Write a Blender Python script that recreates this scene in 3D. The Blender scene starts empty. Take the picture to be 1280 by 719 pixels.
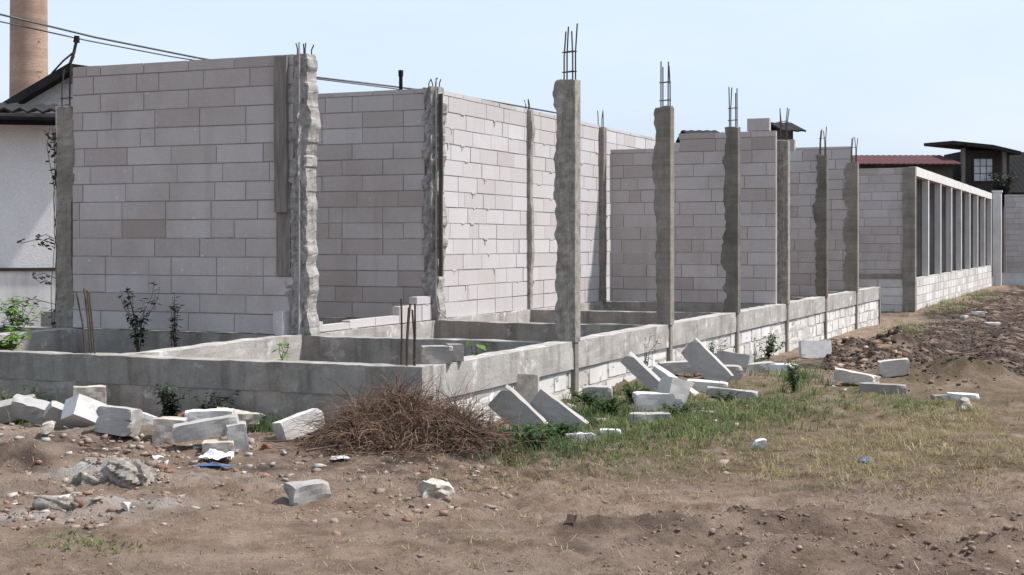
import bpy, math, random
import numpy as np

S = bpy.context.scene
COL = S.collection
F, CX, HOR, ZC = 1800.0, 640.0, 303.0, 1.5          # lens of the photograph in its own pixels, eye height
R = math.radians
TH = R(66.8)                                          # the building's long axis
CA, SA = math.cos(TH), math.sin(TH)
P0 = (-0.70, 11.2)                                    # its near corner
BT = 0.52                                             # top of the ground beams
BAY = 3.165
rng = np.random.default_rng(7)
random.seed(7)

def W(a, b, z=0.0): return (P0[0] + a*CA - b*SA, P0[1] + a*SA + b*CA, z)
def AB(x, y):
    dx, dy = x-P0[0], y-P0[1]
    return dx*CA + dy*SA, -dx*SA + dy*CA

# ------------------------------------------------------------------ noise
def _h(ix, iy, seed):
    n = (ix.astype(np.int64)*374761393 + iy.astype(np.int64)*668265263 + seed*1442695041) & 0x7fffffff
    n = ((n ^ (n >> 13))*1274126177) & 0x7fffffff
    n = n ^ (n >> 16)
    return (n & 0xffff)/65535.0
def vn(x, y, seed=0):
    x = np.asarray(x, float); y = np.asarray(y, float)
    ix, iy = np.floor(x), np.floor(y); fx, fy = x-ix, y-iy
    fx = fx*fx*(3-2*fx); fy = fy*fy*(3-2*fy)
    a = _h(ix, iy, seed); b = _h(ix+1, iy, seed); c = _h(ix, iy+1, seed); d = _h(ix+1, iy+1, seed)
    return (a*(1-fx)+b*fx)*(1-fy) + (c*(1-fx)+d*fx)*fy - 0.5
def fbm(x, y, s, octv=4, seed=0, gain=0.5):
    t = 0; amp = 1.0
    for i in range(octv):
        t = t + amp*vn(np.asarray(x)*s + 17.3*i, np.asarray(y)*s - 9.1*i, seed+i)
        s *= 2.03; amp *= gain
    return t
def ss(x, a, b):
    t = np.clip((x-a)/(b-a), 0, 1); return t*t*(3-2*t)
def n1(t, seed, s=1.0): return float(vn(np.array([t*s]), np.array([seed*7.77+.31]), seed)[0])

# ------------------------------------------------------------------ the lie of the land
def land(x, y, fine=False):
    x = np.asarray(x, float); y = np.asarray(y, float)
    a, b = AB(x, y)
    far = ss(y, 45, 90)
    h = -0.26*ss(a, 5, 13)*(1-ss(a, 22.5, 26)*0.65)*(1-ss(-b, 2.0, 7)*0.7)*(1-ss(b, 1, 6))
    h = h + 0.10*fbm(x, y, 0.22, 2, 3)*(1-far)
    def bump(px, py, rx, ry, hh, rot=0.0):
        c, s = math.cos(rot), math.sin(rot)
        u = ((x-px)*c + (y-py)*s)/rx; v = (-(x-px)*s + (y-py)*c)/ry
        return hh*np.exp(-(u*u+v*v))
    rough = 1 + 0.9*fbm(x, y, 2.6, 3, 21)
    h = h + (bump(5.15, 16.3, 0.55, 0.5, 0.24) + bump(4.55, 16.9, 0.5, 0.4, 0.18) + bump(6.1, 16.5, .5, .4, .10))*rough      # heaps by the tilled strip
    h = h + bump(5.6, 21.6, 0.8, 0.8, 0.33)*rough + bump(4.9, 19.8, 0.5, 0.7, 0.16)*rough                # reddish earth by the plinth end
    h = h + bump(-2.6, 9.3, 0.32, 0.2, 0.13)*rough + bump(-3.3, 9.9, 0.45, 0.26, 0.10)*rough + bump(-2.55, 9.85, 0.3, 0.2, 0.10)*rough           # mortar rubble heap at left
    h = h + bump(-2.5, 8.3, 0.32, 0.13, 0.06)*rough
    h = h + bump(-0.75, 10.35, 0.9, 0.45, 0.10)
    h = h + bump(-3.4, 10.9, 1.6, 0.5, 0.10)*rough
    # ruts and churned ridges of the track in front
    h = h + (0.085*np.exp(-((y-6.75-0.22*(x-1.5))/0.28)**2)*ss(x, .5, 1.4) - 0.04*np.exp(-((y-7.25-0.2*(x-1.5))/0.2)**2)*ss(x, -.3, 1.0)
             + 0.035*np.exp(-((y-7.65-0.12*x)/0.25)**2)*ss(x, -.2, .5))*(1+2.2*fbm(x, y, 3.2, 4, 31))
    till = ss(a, 7, 10)*ss(-b, 0.7, 2.0)*(1-far)
    h = h + till*(0.05*np.sin((b+0.35*fbm(x, y, .5, 2, 5))*5.5) + 0.08*fbm(x, y, 1.6, 3, 41))
    if fine:
        near = 1-ss(y, 20, 40)
        h = h + near*(0.030*fbm(x, y, 2.2, 3, 51) + 0.032*fbm(x, y, 8, 4, 61, .62)*(0.55+1.6*np.clip(fbm(x, y, .9, 2, 71)+.25, 0, 1)))
    return h
def lz(x, y): return float(land(np.array([x]), np.array([y]), True)[0])
def at(u, v):                                         # where a sight line meets the ground
    Y = ZC*F/(v-HOR)
    for _ in range(6):
        X = (u-CX)/F*Y
        Y = 0.5*Y + 0.5*(ZC-lz(X, Y))*F/(v-HOR)
    X = (u-CX)/F*Y
    return X, Y, lz(X, Y)

# ------------------------------------------------------------------ materials
def new_mat(name, rough=0.9, spec=0.25):
    m = bpy.data.materials.new(name); m.use_nodes = True
    nt = m.node_tree; b = nt.nodes['Principled BSDF']
    b.inputs['Roughness'].default_value = rough
    b.inputs['Specular IOR Level'].default_value = spec
    return m, nt, b
def N(nt, typ, **kw):
    n = nt.nodes.new(typ)
    for k, v in kw.items(): setattr(n, k, v)
    return n
def ramp(nt, fac, stops):
    r = N(nt, 'ShaderNodeValToRGB'); e = r.color_ramp.elements
    while len(e) < len(stops): e.new(0.5)
    for el, (p, c) in zip(e, stops): el.position = p; el.color = (*c, 1)
    nt.links.new(fac, r.inputs[0]); return r.outputs[0]
def noise(nt, scale, detail=6, rough=.6, vec=None, stretch=None):
    n = N(nt, 'ShaderNodeTexNoise'); n.inputs['Scale'].default_value = scale
    n.inputs['Detail'].default_value = detail; n.inputs['Roughness'].default_value = rough
    if vec is None: vec = coord(nt)
    if stretch:
        mp = N(nt, 'ShaderNodeMapping'); mp.inputs['Scale'].default_value = stretch
        nt.links.new(vec, mp.inputs[0]); vec = mp.outputs[0]
    nt.links.new(vec, n.inputs['Vector']); return n.outputs['Fac']
def coord(nt):
    g = N(nt, 'ShaderNodeNewGeometry'); return g.outputs['Position']
def mix(nt, fac, a, b, mode='MIX'):
    m = N(nt, 'ShaderNodeMix', data_type='RGBA', blend_type=mode)
    for sock, val in ((m.inputs[0], fac), (m.inputs[6], a), (m.inputs[7], b)):
        if hasattr(val, 'node'): nt.links.new(val, sock)
        elif isinstance(val, (int, float)): sock.default_value = val
        else: sock.default_value = (*val, 1)
    return m.outputs[2]
def attr(nt, name, out='Fac'):
    a = N(nt, 'ShaderNodeAttribute', attribute_name=name); return a.outputs[out]
def bump(nt, b, height, strength=.4, dist=.01):
    n = N(nt, 'ShaderNodeBump'); n.inputs['Strength'].default_value = strength; n.inputs['Distance'].default_value = dist
    nt.links.new(height, n.inputs['Height']); nt.links.new(n.outputs[0], b.inputs['Normal'])
def band(nt, fac, lo, hi): return ramp(nt, fac, [(lo, (0, 0, 0)), (hi, (1, 1, 1))])

def aac(name, dark, midc, light, stain=(.20, .165, .14), stain_amt=.55):
    m, nt, b = new_mat(name, .95, .15)
    c = ramp(nt, attr(nt, 'tint'), [(0, dark), (.5, midc), (1, light)])
    c = mix(nt, .5, c, ramp(nt, noise(nt, 1.1, 5), [(.3, stain), (.62, light)]), 'MULTIPLY') if False else c
    st = band(nt, noise(nt, .9, 6, .65), .47, .72)
    mm = N(nt, 'ShaderNodeMath', operation='MULTIPLY'); nt.links.new(st, mm.inputs[0]); mm.inputs[1].default_value = stain_amt
    c = mix(nt, mm.outputs[0], c, stain)
    run = band(nt, noise(nt, 2.2, 5, .6, stretch=(1.6, 1.6, .18)), .56, .74)
    m2 = N(nt, 'ShaderNodeMath', operation='MULTIPLY'); nt.links.new(run, m2.inputs[0]); m2.inputs[1].default_value = stain_amt*.45
    c = mix(nt, m2.outputs[0], c, tuple(x*.75 for x in stain))
    sp = band(nt, noise(nt, 16, 3, .5), .70, .76)
    c = mix(nt, sp, c, tuple(min(.8, x*1.25) for x in light))
    c = mix(nt, .35, c, ramp(nt, noise(nt, 30, 6, .7), [(.25, (.62, .62, .62)), (.75, (1, 1, 1))]), 'MULTIPLY')
    nt.links.new(c, b.inputs['Base Color'])
    bump(nt, b, noise(nt, 45, 6, .7), .55, .006)
    return m
def conc(name, c0, c1, streak=(.10, .095, .085), amt=.6, sc=1.0, white=None, lines=False):
    m, nt, b = new_mat(name, .93, .2)
    c = ramp(nt, noise(nt, 2.3*sc, 8, .62), [(.28, c0), (.72, c1)])
    s = band(nt, noise(nt, 3.0*sc, 6, .65, stretch=(1.5, 1.5, .22)), .5, .74)
    mm = N(nt, 'ShaderNodeMath', operation='MULTIPLY'); nt.links.new(s, mm.inputs[0]); mm.inputs[1].default_value = amt
    c = mix(nt, mm.outputs[0], c, streak)
    if lines:
        c = mix(nt, .5, c, ramp(nt, noise(nt, 3.0, 4, .6, stretch=(.12, .12, 1.6)), [(.38, (.55, .54, .52)), (.5, (.95, .95, .95)), (.56, (.7, .69, .67)), (.7, (1, 1, 1))]), 'MULTIPLY')
    if white:
        c = mix(nt, band(nt, noise(nt, 4.4*sc, 7, .7), .56, .66), c, white)
    c = mix(nt, .55, c, ramp(nt, noise(nt, 38, 7, .75), [(.3, (.5, .5, .5)), (.7, (1, 1, 1))]), 'MULTIPLY')
    nt.links.new(c, b.inputs['Base Color'])
    bump(nt, b, noise(nt, 34, 8, .72), .7, .010)
    return m
def plain(name, c0, c1, scale=8, rough=.85, stretch=None, bstr=.3, spec=.25, metal=0):
    m, nt, b = new_mat(name, rough, spec)
    f = noise(nt, scale, 6, .65, stretch=stretch)
    nt.links.new(ramp(nt, f, [(.3, c0), (.7, c1)]), b.inputs['Base Color'])
    b.inputs['Metallic'].default_value = metal
    if bstr: bump(nt, b, f, bstr, .01)
    return m
def leafmat(name, stops, transl=.35):
    m, nt, b = new_mat(name, .65, .3)
    c = ramp(nt, attr(nt, 'tint'), stops)
    nt.links.new(c, b.inputs['Base Color'])
    t = N(nt, 'ShaderNodeBsdfTranslucent'); nt.links.new(c, t.inputs[0])
    mx = N(nt, 'ShaderNodeMixShader'); mx.inputs[0].default_value = transl
    nt.links.new(b.outputs[0], mx.inputs[1]); nt.links.new(t.outputs[0], mx.inputs[2])
    nt.links.new(mx.outputs[0], nt.nodes['Material Output'].inputs[0]); return m

M = {}
M['aac_wall'] = aac('aac_wall', (.345, .300, .278), (.445, .412, .395), (.515, .488, .480), (.30, .255, .23), .55)
M['aac_lit'] = aac('aac_lit', (.41, .385, .38), (.49, .47, .475), (.56, .55, .56), (.40, .35, .325), .3)  # paler copy of the wall block colour, sunlight put into the tone
M['aac_white'] = aac('aac_white', (.50, .485, .465), (.61, .60, .585), (.72, .715, .70), (.30, .25, .205), .6)
M['block_loose'] = aac('block_loose', (.27, .26, .25), (.36, .35, .335), (.46, .45, .435), (.19, .155, .125), .75)
M['buff'] = aac('buff', (.38, .345, .30), (.48, .44, .395), (.58, .545, .50), (.25, .20, .155), .65)
M['mortar'] = conc('mortar', (.34, .315, .295), (.48, .455, .435), amt=.25)
M['mortar_pale'] = conc('mortar_pale', (.40, .38, .36), (.56, .54, .52), (.2, .18, .16), .35)
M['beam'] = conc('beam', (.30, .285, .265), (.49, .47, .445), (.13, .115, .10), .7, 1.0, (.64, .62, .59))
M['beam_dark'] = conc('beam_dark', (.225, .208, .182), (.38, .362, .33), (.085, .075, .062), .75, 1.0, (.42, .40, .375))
M['column_dark'] = conc('column_dark', (.14, .13, .11), (.24, .225, .195), (.07, .065, .055), .5, 1.3, lines=True)
M['column'] = conc('column', (.22, .20, .17), (.36, .335, .29), (.09, .085, .075), .5, 1.3, lines=True)
M['column_rough'] = conc('column_rough', (.18, .165, .142), (.44, .41, .365), (.07, .065, .055), .6, 5.0)
M['ragged'] = conc('ragged', (.22, .21, .20), (.46, .445, .425), (.12, .11, .10), .65, 4.0)
M['plinth_dirty'] = conc('plinth_dirty', (.25, .22, .19), (.44, .40, .36), (.13, .11, .09), .6, 1.6, (.52, .49, .45))
M['fascia'] = conc('fascia', (.60, .59, .57), (.76, .75, .73), (.42, .40, .38), .4)
M['wood'] = plain('wood', (.11, .10, .09), (.24, .215, .195), 9, .9, (3, 3, .25), .5)
M['wood_dark'] = plain('wood_dark', (.035, .032, .03), (.085, .075, .065), 7, .9, (2, 2, .3))
M['steel'] = plain('steel', (.035, .028, .024), (.09, .065, .05), 30, .7)
M['black'] = plain('black', (.010, .010, .011), (.024, .023, .023), 10, .95, spec=.05)
M['roof_dark'] = plain('roof_dark', (.015, .015, .017), (.045, .043, .043), 3, .95, spec=.05)
M['roof_red'] = plain('roof_red', (.045, .014, .017), (.085, .025, .028), 3, .8)
M['roof_grey'] = plain('roof_grey', (.10, .09, .085), (.2, .185, .175), 2.5, .9)
M['white_paint'] = conc('white_paint', (.82, .83, .835), (.90, .90, .90), (.58, .57, .54), .3, .5)
M['white_dirty'] = plain('white_dirty', (.50, .50, .49), (.78, .78, .77), 2.5, .85, (2, 2, .5), .1)
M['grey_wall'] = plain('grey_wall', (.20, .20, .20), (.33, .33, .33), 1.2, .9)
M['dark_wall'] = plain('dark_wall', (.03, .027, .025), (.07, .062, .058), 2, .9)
M['glass_pale'] = plain('glass_pale', (.4, .42, .45), (.6, .62, .65), 3, .3)
M['paper'] = plain('paper', (.78, .79, .83), (.86, .86, .9), 5, .7)
M['plastic_blue'] = plain('plastic_blue', (.05, .09, .2), (.10, .16, .3), 9, .5)
M['stone'] = plain('stone', (.27, .235, .20), (.50, .46, .41), 12, .95, None, .6)
M['cement'] = plain('cement', (.40, .38, .36), (.60, .58, .56), 14, .95, None, .7)
M['cement_pitted'] = conc('cement_pitted', (.16, .135, .115), (.36, .33, .30), (.07, .058, .048), .8, 6.0, (.46, .44, .41))
M['redbrick'] = plain('redbrick', (.20, .085, .06), (.33, .15, .105), 16, .95, None, .6)
M['leaf'] = leafmat('leaf', [(0, (.018, .045, .014)), (.6, (.045, .10, .03)), (1, (.09, .16, .045))])
M['leaf_dark'] = leafmat('leaf_dark', [(0, (.015, .024, .016)), (.6, (.03, .045, .028)), (1, (.06, .08, .045))], .2)
M['leaf_bright'] = leafmat('leaf_bright', [(0, (.06, .15, .02)), (1, (.16, .32, .05))])
M['grass'] = leafmat('grass', [(0, (.042, .075, .024)), (.4, (.085, .13, .04)), (.7, (.14, .17, .06)), (1, (.28, .23, .12))])
M['drygrass'] = leafmat('drygrass', [(0, (.11, .085, .045)), (.45, (.28, .22, .125)), (.7, (.24, .22, .10)), (1, (.46, .38, .24))])
M['straw'] = leafmat('straw', [(0, (.08, .055, .038)), (.5, (.18, .132, .092)), (1, (.36, .28, .195))], .15)
M['twig'] = leafmat('twig', [(0, (.032, .021, .016)), (.4, (.092, .055, .039)), (.7, (.17, .105, .072)), (1, (.31, .215, .145))], .05)
M['stem'] = plain('stem', (.06, .05, .03), (.12, .10, .06), 20)
M['wire'] = plain('wire', (.05, .055, .065), (.09, .095, .11), 5, .6)

def chimney_mat():
    m, nt, b = new_mat('chimney_brick', .9, .2)
    tc = N(nt, 'ShaderNodeTexCoord'); sp = N(nt, 'ShaderNodeSeparateXYZ'); nt.links.new(tc.outputs['Object'], sp.inputs[0])
    at2 = N(nt, 'ShaderNodeMath', operation='ARCTAN2'); nt.links.new(sp.outputs[0], at2.inputs[0]); nt.links.new(sp.outputs[1], at2.inputs[1])
    cb = N(nt, 'ShaderNodeCombineXYZ'); nt.links.new(at2.outputs[0], cb.inputs[0]); nt.links.new(sp.outputs[2], cb.inputs[1])
    br = N(nt, 'ShaderNodeTexBrick'); nt.links.new(cb.outputs[0], br.inputs[0])
    br.inputs['Scale'].default_value = 1; br.inputs['Brick Width'].default_value = .26; br.inputs['Row Height'].default_value = .085
    br.inputs['Mortar Size'].default_value = .012
    br.inputs['Color1'].default_value = (.30, .20, .15, 1); br.inputs['Color2'].default_value = (.40, .28, .21, 1); br.inputs['Mortar'].default_value = (.36, .30, .25, 1)
    c = mix(nt, band(nt, noise(nt, .35, 5, .6, stretch=(1, 1, .6)), .42, .66), br.outputs[0], (.23, .17, .135))
    c = mix(nt, .6, c, ramp(nt, noise(nt, 1.0, 4, .7, stretch=(.05, .05, 2.2)), [(.35, (.6, .58, .56)), (.6, (1, 1, 1))]), 'MULTIPLY')
    sp2 = band(nt, noise(nt, 2.1, 5, .7), .62, .70)
    c = mix(nt, sp2, c, (.09, .07, .06))
    nt.links.new(c, b.inputs['Base Color']); return m
M['chimney'] = chimney_mat()

def ground_mat(name, inside=False):
    m, nt, b = new_mat(name, .97, .12)
    n_big, n_mid, n_fine = noise(nt, 1.1, 7, .62, stretch=(.38, 1.25, 1)), noise(nt, 3.2, 8, .68), noise(nt, 26, 8, .75)
    soil = ramp(nt, n_mid, [(.28, (.145, .098, .071)), (.42, (.255, .183, .137)), (.56, (.355, .265, .205)), (.74, (.46, .365, .295))])
    soil = mix(nt, band(nt, n_big, .42, .62), soil, ramp(nt, n_mid, [(.3, (.205, .148, .112)), (.7, (.37, .288, .228))]))
    soil = mix(nt, .65, soil, ramp(nt, n_fine, [(.28, (.45, .43, .41)), (.5, (.86, .86, .86)), (.72, (1, 1, 1))]), 'MULTIPLY')
    if not inside:
        z = N(nt, 'ShaderNodeSeparateColor'); nt.links.new(attr(nt, 'zone', 'Color'), z.inputs[0])
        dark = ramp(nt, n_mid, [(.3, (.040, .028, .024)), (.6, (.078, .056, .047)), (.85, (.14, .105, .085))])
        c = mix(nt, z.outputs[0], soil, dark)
        litter = ramp(nt, n_fine, [(.3, (.09, .070, .040)), (.55, (.17, .132, .078)), (.75, (.27, .215, .135))])
        c = mix(nt, z.outputs[1], c, litter)
        c = mix(nt, z.outputs[2], c, ramp(nt, n_mid, [(.3, (.30, .28, .26)), (.7, (.52, .50, .47))]))
        red = band(nt, noise(nt, 5.5, 5, .7), .64, .74)
        rr = N(nt, 'ShaderNodeMath', operation='MULTIPLY'); nt.links.new(red, rr.inputs[0]); nt.links.new(attr(nt, 'red'), rr.inputs[1])
        c = mix(nt, rr.outputs[0], c, (.23, .105, .075))
        soil = c
    nt.links.new(soil, b.inputs['Base Color'])
    ad = N(nt, 'ShaderNodeMath', operation='ADD'); nt.links.new(n_fine, ad.inputs[0]); nt.links.new(noise(nt, 90, 5, .7), ad.inputs[1])
    bump(nt, b, ad.outputs[0], 1.0, .035)
    return m
M['ground'] = ground_mat('ground_soil'); M['fill'] = ground_mat('fill_soil', True)

# ------------------------------------------------------------------ mesh helpers
class MB:
    def __init__(s): s.v = []; s.f = []; s.t = []
    def add(s, vs, fs, t=.5):
        o = len(s.v); s.v += [tuple(p) for p in vs]
        for f in fs: s.f.append(tuple(i+o for i in f)); s.t.append(t)
    def box(s, x0, x1, y0, y1, z0, z1, t=.5):
        s.add([(x0, y0, z0), (x1, y0, z0), (x1, y1, z0), (x0, y1, z0), (x0, y0, z1), (x1, y0, z1), (x1, y1, z1), (x0, y1, z1)],
              [(3, 2, 1, 0), (4, 5, 6, 7), (0, 1, 5, 4), (1, 2, 6, 5), (2, 3, 7, 6), (3, 0, 4, 7)], t)
    def lattice(s, x0, x1, y0, y1, z0, z1, nx, ny, nz, fn=None, t=.5):
        idx = {}; vs = []
        def vid(i, j, k):
            key = (i, j, k)
            if key not in idx:
                p = (x0+(x1-x0)*i/nx, y0+(y1-y0)*j/ny, z0+(z1-z0)*k/nz)
                if fn: p = fn(p, i/nx, j/ny, k/nz)
                idx[key] = len(vs); vs.append(p)
            return idx[key]
        fs = []
        for i in range(nx):
            for j in range(ny):
                fs.append((vid(i, j+1, 0), vid(i+1, j+1, 0), vid(i+1, j, 0), vid(i, j, 0)))
                fs.append((vid(i, j, nz), vid(i+1, j, nz), vid(i+1, j+1, nz), vid(i, j+1, nz)))
        for i in range(nx):
            for k in range(nz):
                fs.append((vid(i, 0, k), vid(i+1, 0, k), vid(i+1, 0, k+1), vid(i, 0, k+1)))
                fs.append((vid(i, ny, k+1), vid(i+1, ny, k+1), vid(i+1, ny, k), vid(i, ny, k)))
        for j in range(ny):
            for k in range(nz):
                fs.append((vid(0, j, k+1), vid(0, j+1, k+1), vid(0, j+1, k), vid(0, j, k)))
                fs.append((vid(nx, j, k), vid(nx, j+1, k), vid(nx, j+1, k+1), vid(nx, j, k+1)))
        s.add(vs, fs, t)
    def tube(s, pts, r, n=6, t=.5, r1=None):
        pts = [np.array(p, float) for p in pts]; vs = []; m = len(pts)
        for i, p in enumerate(pts):
            d = pts[min(i+1, m-1)]-pts[max(i-1, 0)]; d = d/(np.linalg.norm(d)+1e-9)
            u = np.cross(d, (0, 0, 1) if abs(d[2]) < .9 else (1, 0, 0)); u /= np.linalg.norm(u); w = np.cross(d, u)
            rr = r if r1 is None else r+(r1-r)*i/(m-1)
            for k in range(n):
                an = 2*math.pi*k/n; vs.append(tuple(p+rr*(math.cos(an)*u+math.sin(an)*w)))
        fs = [(i*n+k, i*n+(k+1) % n, (i+1)*n+(k+1) % n, (i+1)*n+k) for i in range(m-1) for k in range(n)]
        fs += [tuple(range(n))[::-1], tuple((m-1)*n+k for k in range(n))]
        s.add(vs, fs, t)
    def build(s, name, mat, parent=None, smooth=False):
        me = bpy.data.meshes.new(name); me.from_pydata(s.v, [], s.f); me.update()
        at_ = me.attributes.new('tint', 'FLOAT', 'FACE'); at_.data.foreach_set('value', np.array(s.t, np.float32))
        me.materials.append(mat)
        if smooth: me.polygons.foreach_set('use_smooth', np.ones(len(me.polygons), bool))
        o = bpy.data.objects.new(name, me); COL.objects.link(o)
        if parent: o.parent = parent
        return o
def bulk(name, verts, quads, tris, mat, tq=None, tt=None, parent=None):   # big numpy meshes
    me = bpy.data.meshes.new(name); nq, ntr = len(quads), len(tris)
    me.vertices.add(len(verts)); me.vertices.foreach_set('co', np.asarray(verts, np.float32).ravel())
    me.loops.add(nq*4+ntr*3)
    li = np.concatenate([np.asarray(quads, np.int32).ravel(), np.asarray(tris, np.int32).ravel()]) if ntr else np.asarray(quads, np.int32).ravel()
    me.loops.foreach_set('vertex_index', li)
    me.polygons.add(nq+ntr)
    st = np.concatenate([np.arange(nq)*4, nq*4+np.arange(ntr)*3]).astype(np.int32)
    me.polygons.foreach_set('loop_start', st)
    me.update(calc_edges=True); me.validate()
    if tq is not None:
        t = np.concatenate([tq, tt]) if ntr else tq
        a = me.attributes.new('tint', 'FLOAT', 'FACE'); a.data.foreach_set('value', np.clip(t, 0, 1).astype(np.float32))
    me.materials.append(mat)
    o = bpy.data.objects.new(name, me); COL.objects.link(o)
    if parent: o.parent = parent
    return o
def tag(o, label=None, cat=None, group=None, kind=None):
    if label: o['label'] = label
    if cat: o['category'] = cat
    if group: o['group'] = group
    if kind: o['kind'] = kind
    return o
def thing(name, label, cat, loc, rz=0, group=None, rot=None):
    o = bpy.data.objects.new(name, None); COL.objects.link(o); o.empty_display_size = .2
    o.location = loc; o.rotation_euler = rot if rot else (0, 0, rz)
    return tag(o, label, cat, group)

# ------------------------------------------------------------------ ground
def make_ground():
    fine = np.radians(np.arange(-27, 27.001, .115))
    coarse = np.radians(np.concatenate([np.arange(30, 330.1, 6)]))
    ang = np.concatenate([fine, coarse]); na = len(ang)
    rad = np.concatenate([[.4, 1.5, 3.0, 4.2], 5.2*1.0048**np.arange(0, 470), [52, 56, 62, 70, 82, 100, 130, 180, 260, 400, 700, 1500]])
    nr = len(rad)
    A, Rr = np.meshgrid(ang, rad)
    x = Rr*np.sin(A); y = Rr*np.cos(A)
    h = land(x, y, True)
    verts = np.stack([x, y, h], -1).reshape(-1, 3)
    verts = np.concatenate([verts, [[0, 0, 0.0]]])
    i = np.arange(nr-1)[:, None]; j = np.arange(na)[None, :]; j2 = (j+1) % na
    q = np.stack([i*na+j, i*na+j2, (i+1)*na+j2, (i+1)*na+j], -1).reshape(-1, 4)[:, ::-1]
    jj = np.arange(na); c = len(verts)-1
    tr = np.stack([np.full(na, c), (jj+1) % na, jj], -1)
    g = bulk('ground', verts, q, tr, M['ground'])
    vx, vy = verts[:, 0], verts[:, 1]; a, b = AB(vx, vy)
    w1 = fbm(vx, vy, .8, 4, 81); w2 = fbm(vx, vy, 2.5, 3, 91)
    dark = ss(a+1.2*w1, 6.6, 8.6)*ss(-b+1.0*w1, .5, 1.5)*(1-ss(vy, 50, 80))
    dark = np.maximum(dark, .38*ss(w1+.4*w2, .18, .42)*(1-ss(vy, 30, 50)))
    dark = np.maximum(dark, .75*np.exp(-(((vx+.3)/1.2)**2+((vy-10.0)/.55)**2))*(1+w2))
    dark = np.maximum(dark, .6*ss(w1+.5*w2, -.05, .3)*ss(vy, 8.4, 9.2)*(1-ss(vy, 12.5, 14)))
    dark = np.maximum(dark, .30*ss(vx+.6*w1, .9, 2.0)*(1-ss(vy+.5*w1, 6.9, 7.6)))
    dark = np.maximum(dark, .8*np.exp(-(((vx-5.15)/.95)**2+((vy-16.4)/.75)**2)))
    mid = ss(vy+1.0*w1, 8.7, 9.9)*(1-ss(vy+1.5*w1, 14.8, 17))*ss(vx+.8*w1, -.4, .6)
    lit = np.clip(mid*(.75+1.1*w2), 0, .95)*(1-dark*.6)
    pale = 0
    for (px, py, rx, ry, s) in ((-2.75, 8.05, .55, .13, 1.5), (-2.3, 8.35, .45, .13, .9), (-2.6, 9.3, .34, .22, 1.0), (-3.8, 10.9, .8, .3, .35), (-1.6, 9.2, .5, .2, .25)):
        pale = pale + s*np.exp(-(((vx-px)/rx)**2+((vy-py)/ry)**2))
    pale = np.clip(pale*(.9+1.3*w2), 0, 1)
    w3 = fbm(vx, vy, 6.5, 4, 95, .65)
    dark = dark*np.clip(1+2.0*w3+.8*w2, .15, 1.5)
    zone = np.stack([np.clip(dark, 0, 1), np.clip(lit*(1+1.2*w3), 0, 1), pale, np.ones_like(dark)], -1).astype(np.float32)
    me = g.data
    za = me.attributes.new('zone', 'FLOAT_COLOR', 'POINT'); za.data.foreach_set('color', zone.ravel())
    red = 1.25*np.exp(-(((vx+2.3)/2.1)**2+((vy-9.5)/1.3)**2)) + .9*np.exp(-(((vx-5.4)/1.2)**2+((vy-20.6)/2.2)**2))
    ra = me.attributes.new('red', 'FLOAT', 'POINT'); ra.data.foreach_set('value', red.astype(np.float32))
    me.polygons.foreach_set('use_smooth', np.ones(len(me.polygons), bool))
    tag(g, 'brown bare soil with churned track and dry patches', 'ground', kind='structure')
make_ground()

# ------------------------------------------------------------------ block walls
CH = .205
def wall_mesh(L, H, t=.11, seed=0, top=None, warm=.0, z0=0.0, jag0=None, jag1=None):
    """local: x along the wall, y thickness centred, z up. H may be stepped through top(x)."""
    r = random.Random(seed); mb = MB(); core = MB(); j = .006
    nrow = int(math.ceil(H/CH))
    for k in range(nrow):
        za = k*CH; zb = min((k+1)*CH, H)
        if zb-za < .03: continue
        x = -r.choice([0, .3, .15, .45, .22])
        s0 = jag0(k) if jag0 else 0.0; s1 = L+(jag1(k) if jag1 else 0.0)
        rowt = r.gauss(0, .10)
        while x < s1:
            bl = .6 if r.random() < .82 else r.choice([.3, .2, .4])
            xa, xb = max(x, s0), min(x+bl, s1); x += bl
            if xb-xa < .03: continue
            zt = zb
            if top:
                hh = top((xa+xb)/2)
                if za > hh-.04: continue
                zt = min(zb, hh)
            d = r.uniform(-.004, .004); e = r.uniform(-.003, .003)
            tint = .55+rowt*.6+r.gauss(0, .14)+warm*(.5-za/H)
            if r.random() < .05: tint -= .25
            mb.box(xa+j, xb-j, -t/2+d, t/2+d, z0+za+j+e, z0+zt-(j if zt < H-.001 else 0)+e, min(1, max(0, tint)))
            if r.random() < .30 and xb-xa > .25:           # mortar squeezed out of the bed joint
                xs_, wl, hh_ = r.uniform(xa+.02, xb-.16), r.uniform(.02, .13), r.uniform(.010, .024)
                core.box(xs_, xs_+wl, -t/2-.008, -t/2+.02, z0+za-hh_*.6, z0+za+hh_*.4)
                if r.random() < .4: core.box(xs_+wl*.3, xs_+wl*.3+.014, -t/2-.0075, -t/2+.02, z0+za-hh_-r.uniform(.01, .07), z0+za-.001)
            core.box(xa-.001, xb+.001, -t/2+.007, t/2-.007, z0+za-.001, z0+zt-.004)
    return mb, core
def block_wall(label, a, b, direction, L, H, mat='aac_wall', core='mortar', z=BT, group=None, name='block_wall', **kw):
    rz = TH if direction == 'a' else TH+math.pi/2
    root = thing(name, label, 'wall', W(a, b, z), rz, group)
    mb, co = wall_mesh(L, H, **kw)
    mb.build('blockwork', M[mat], root); co.build('mortar_core', M[core], root)
    return root

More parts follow.
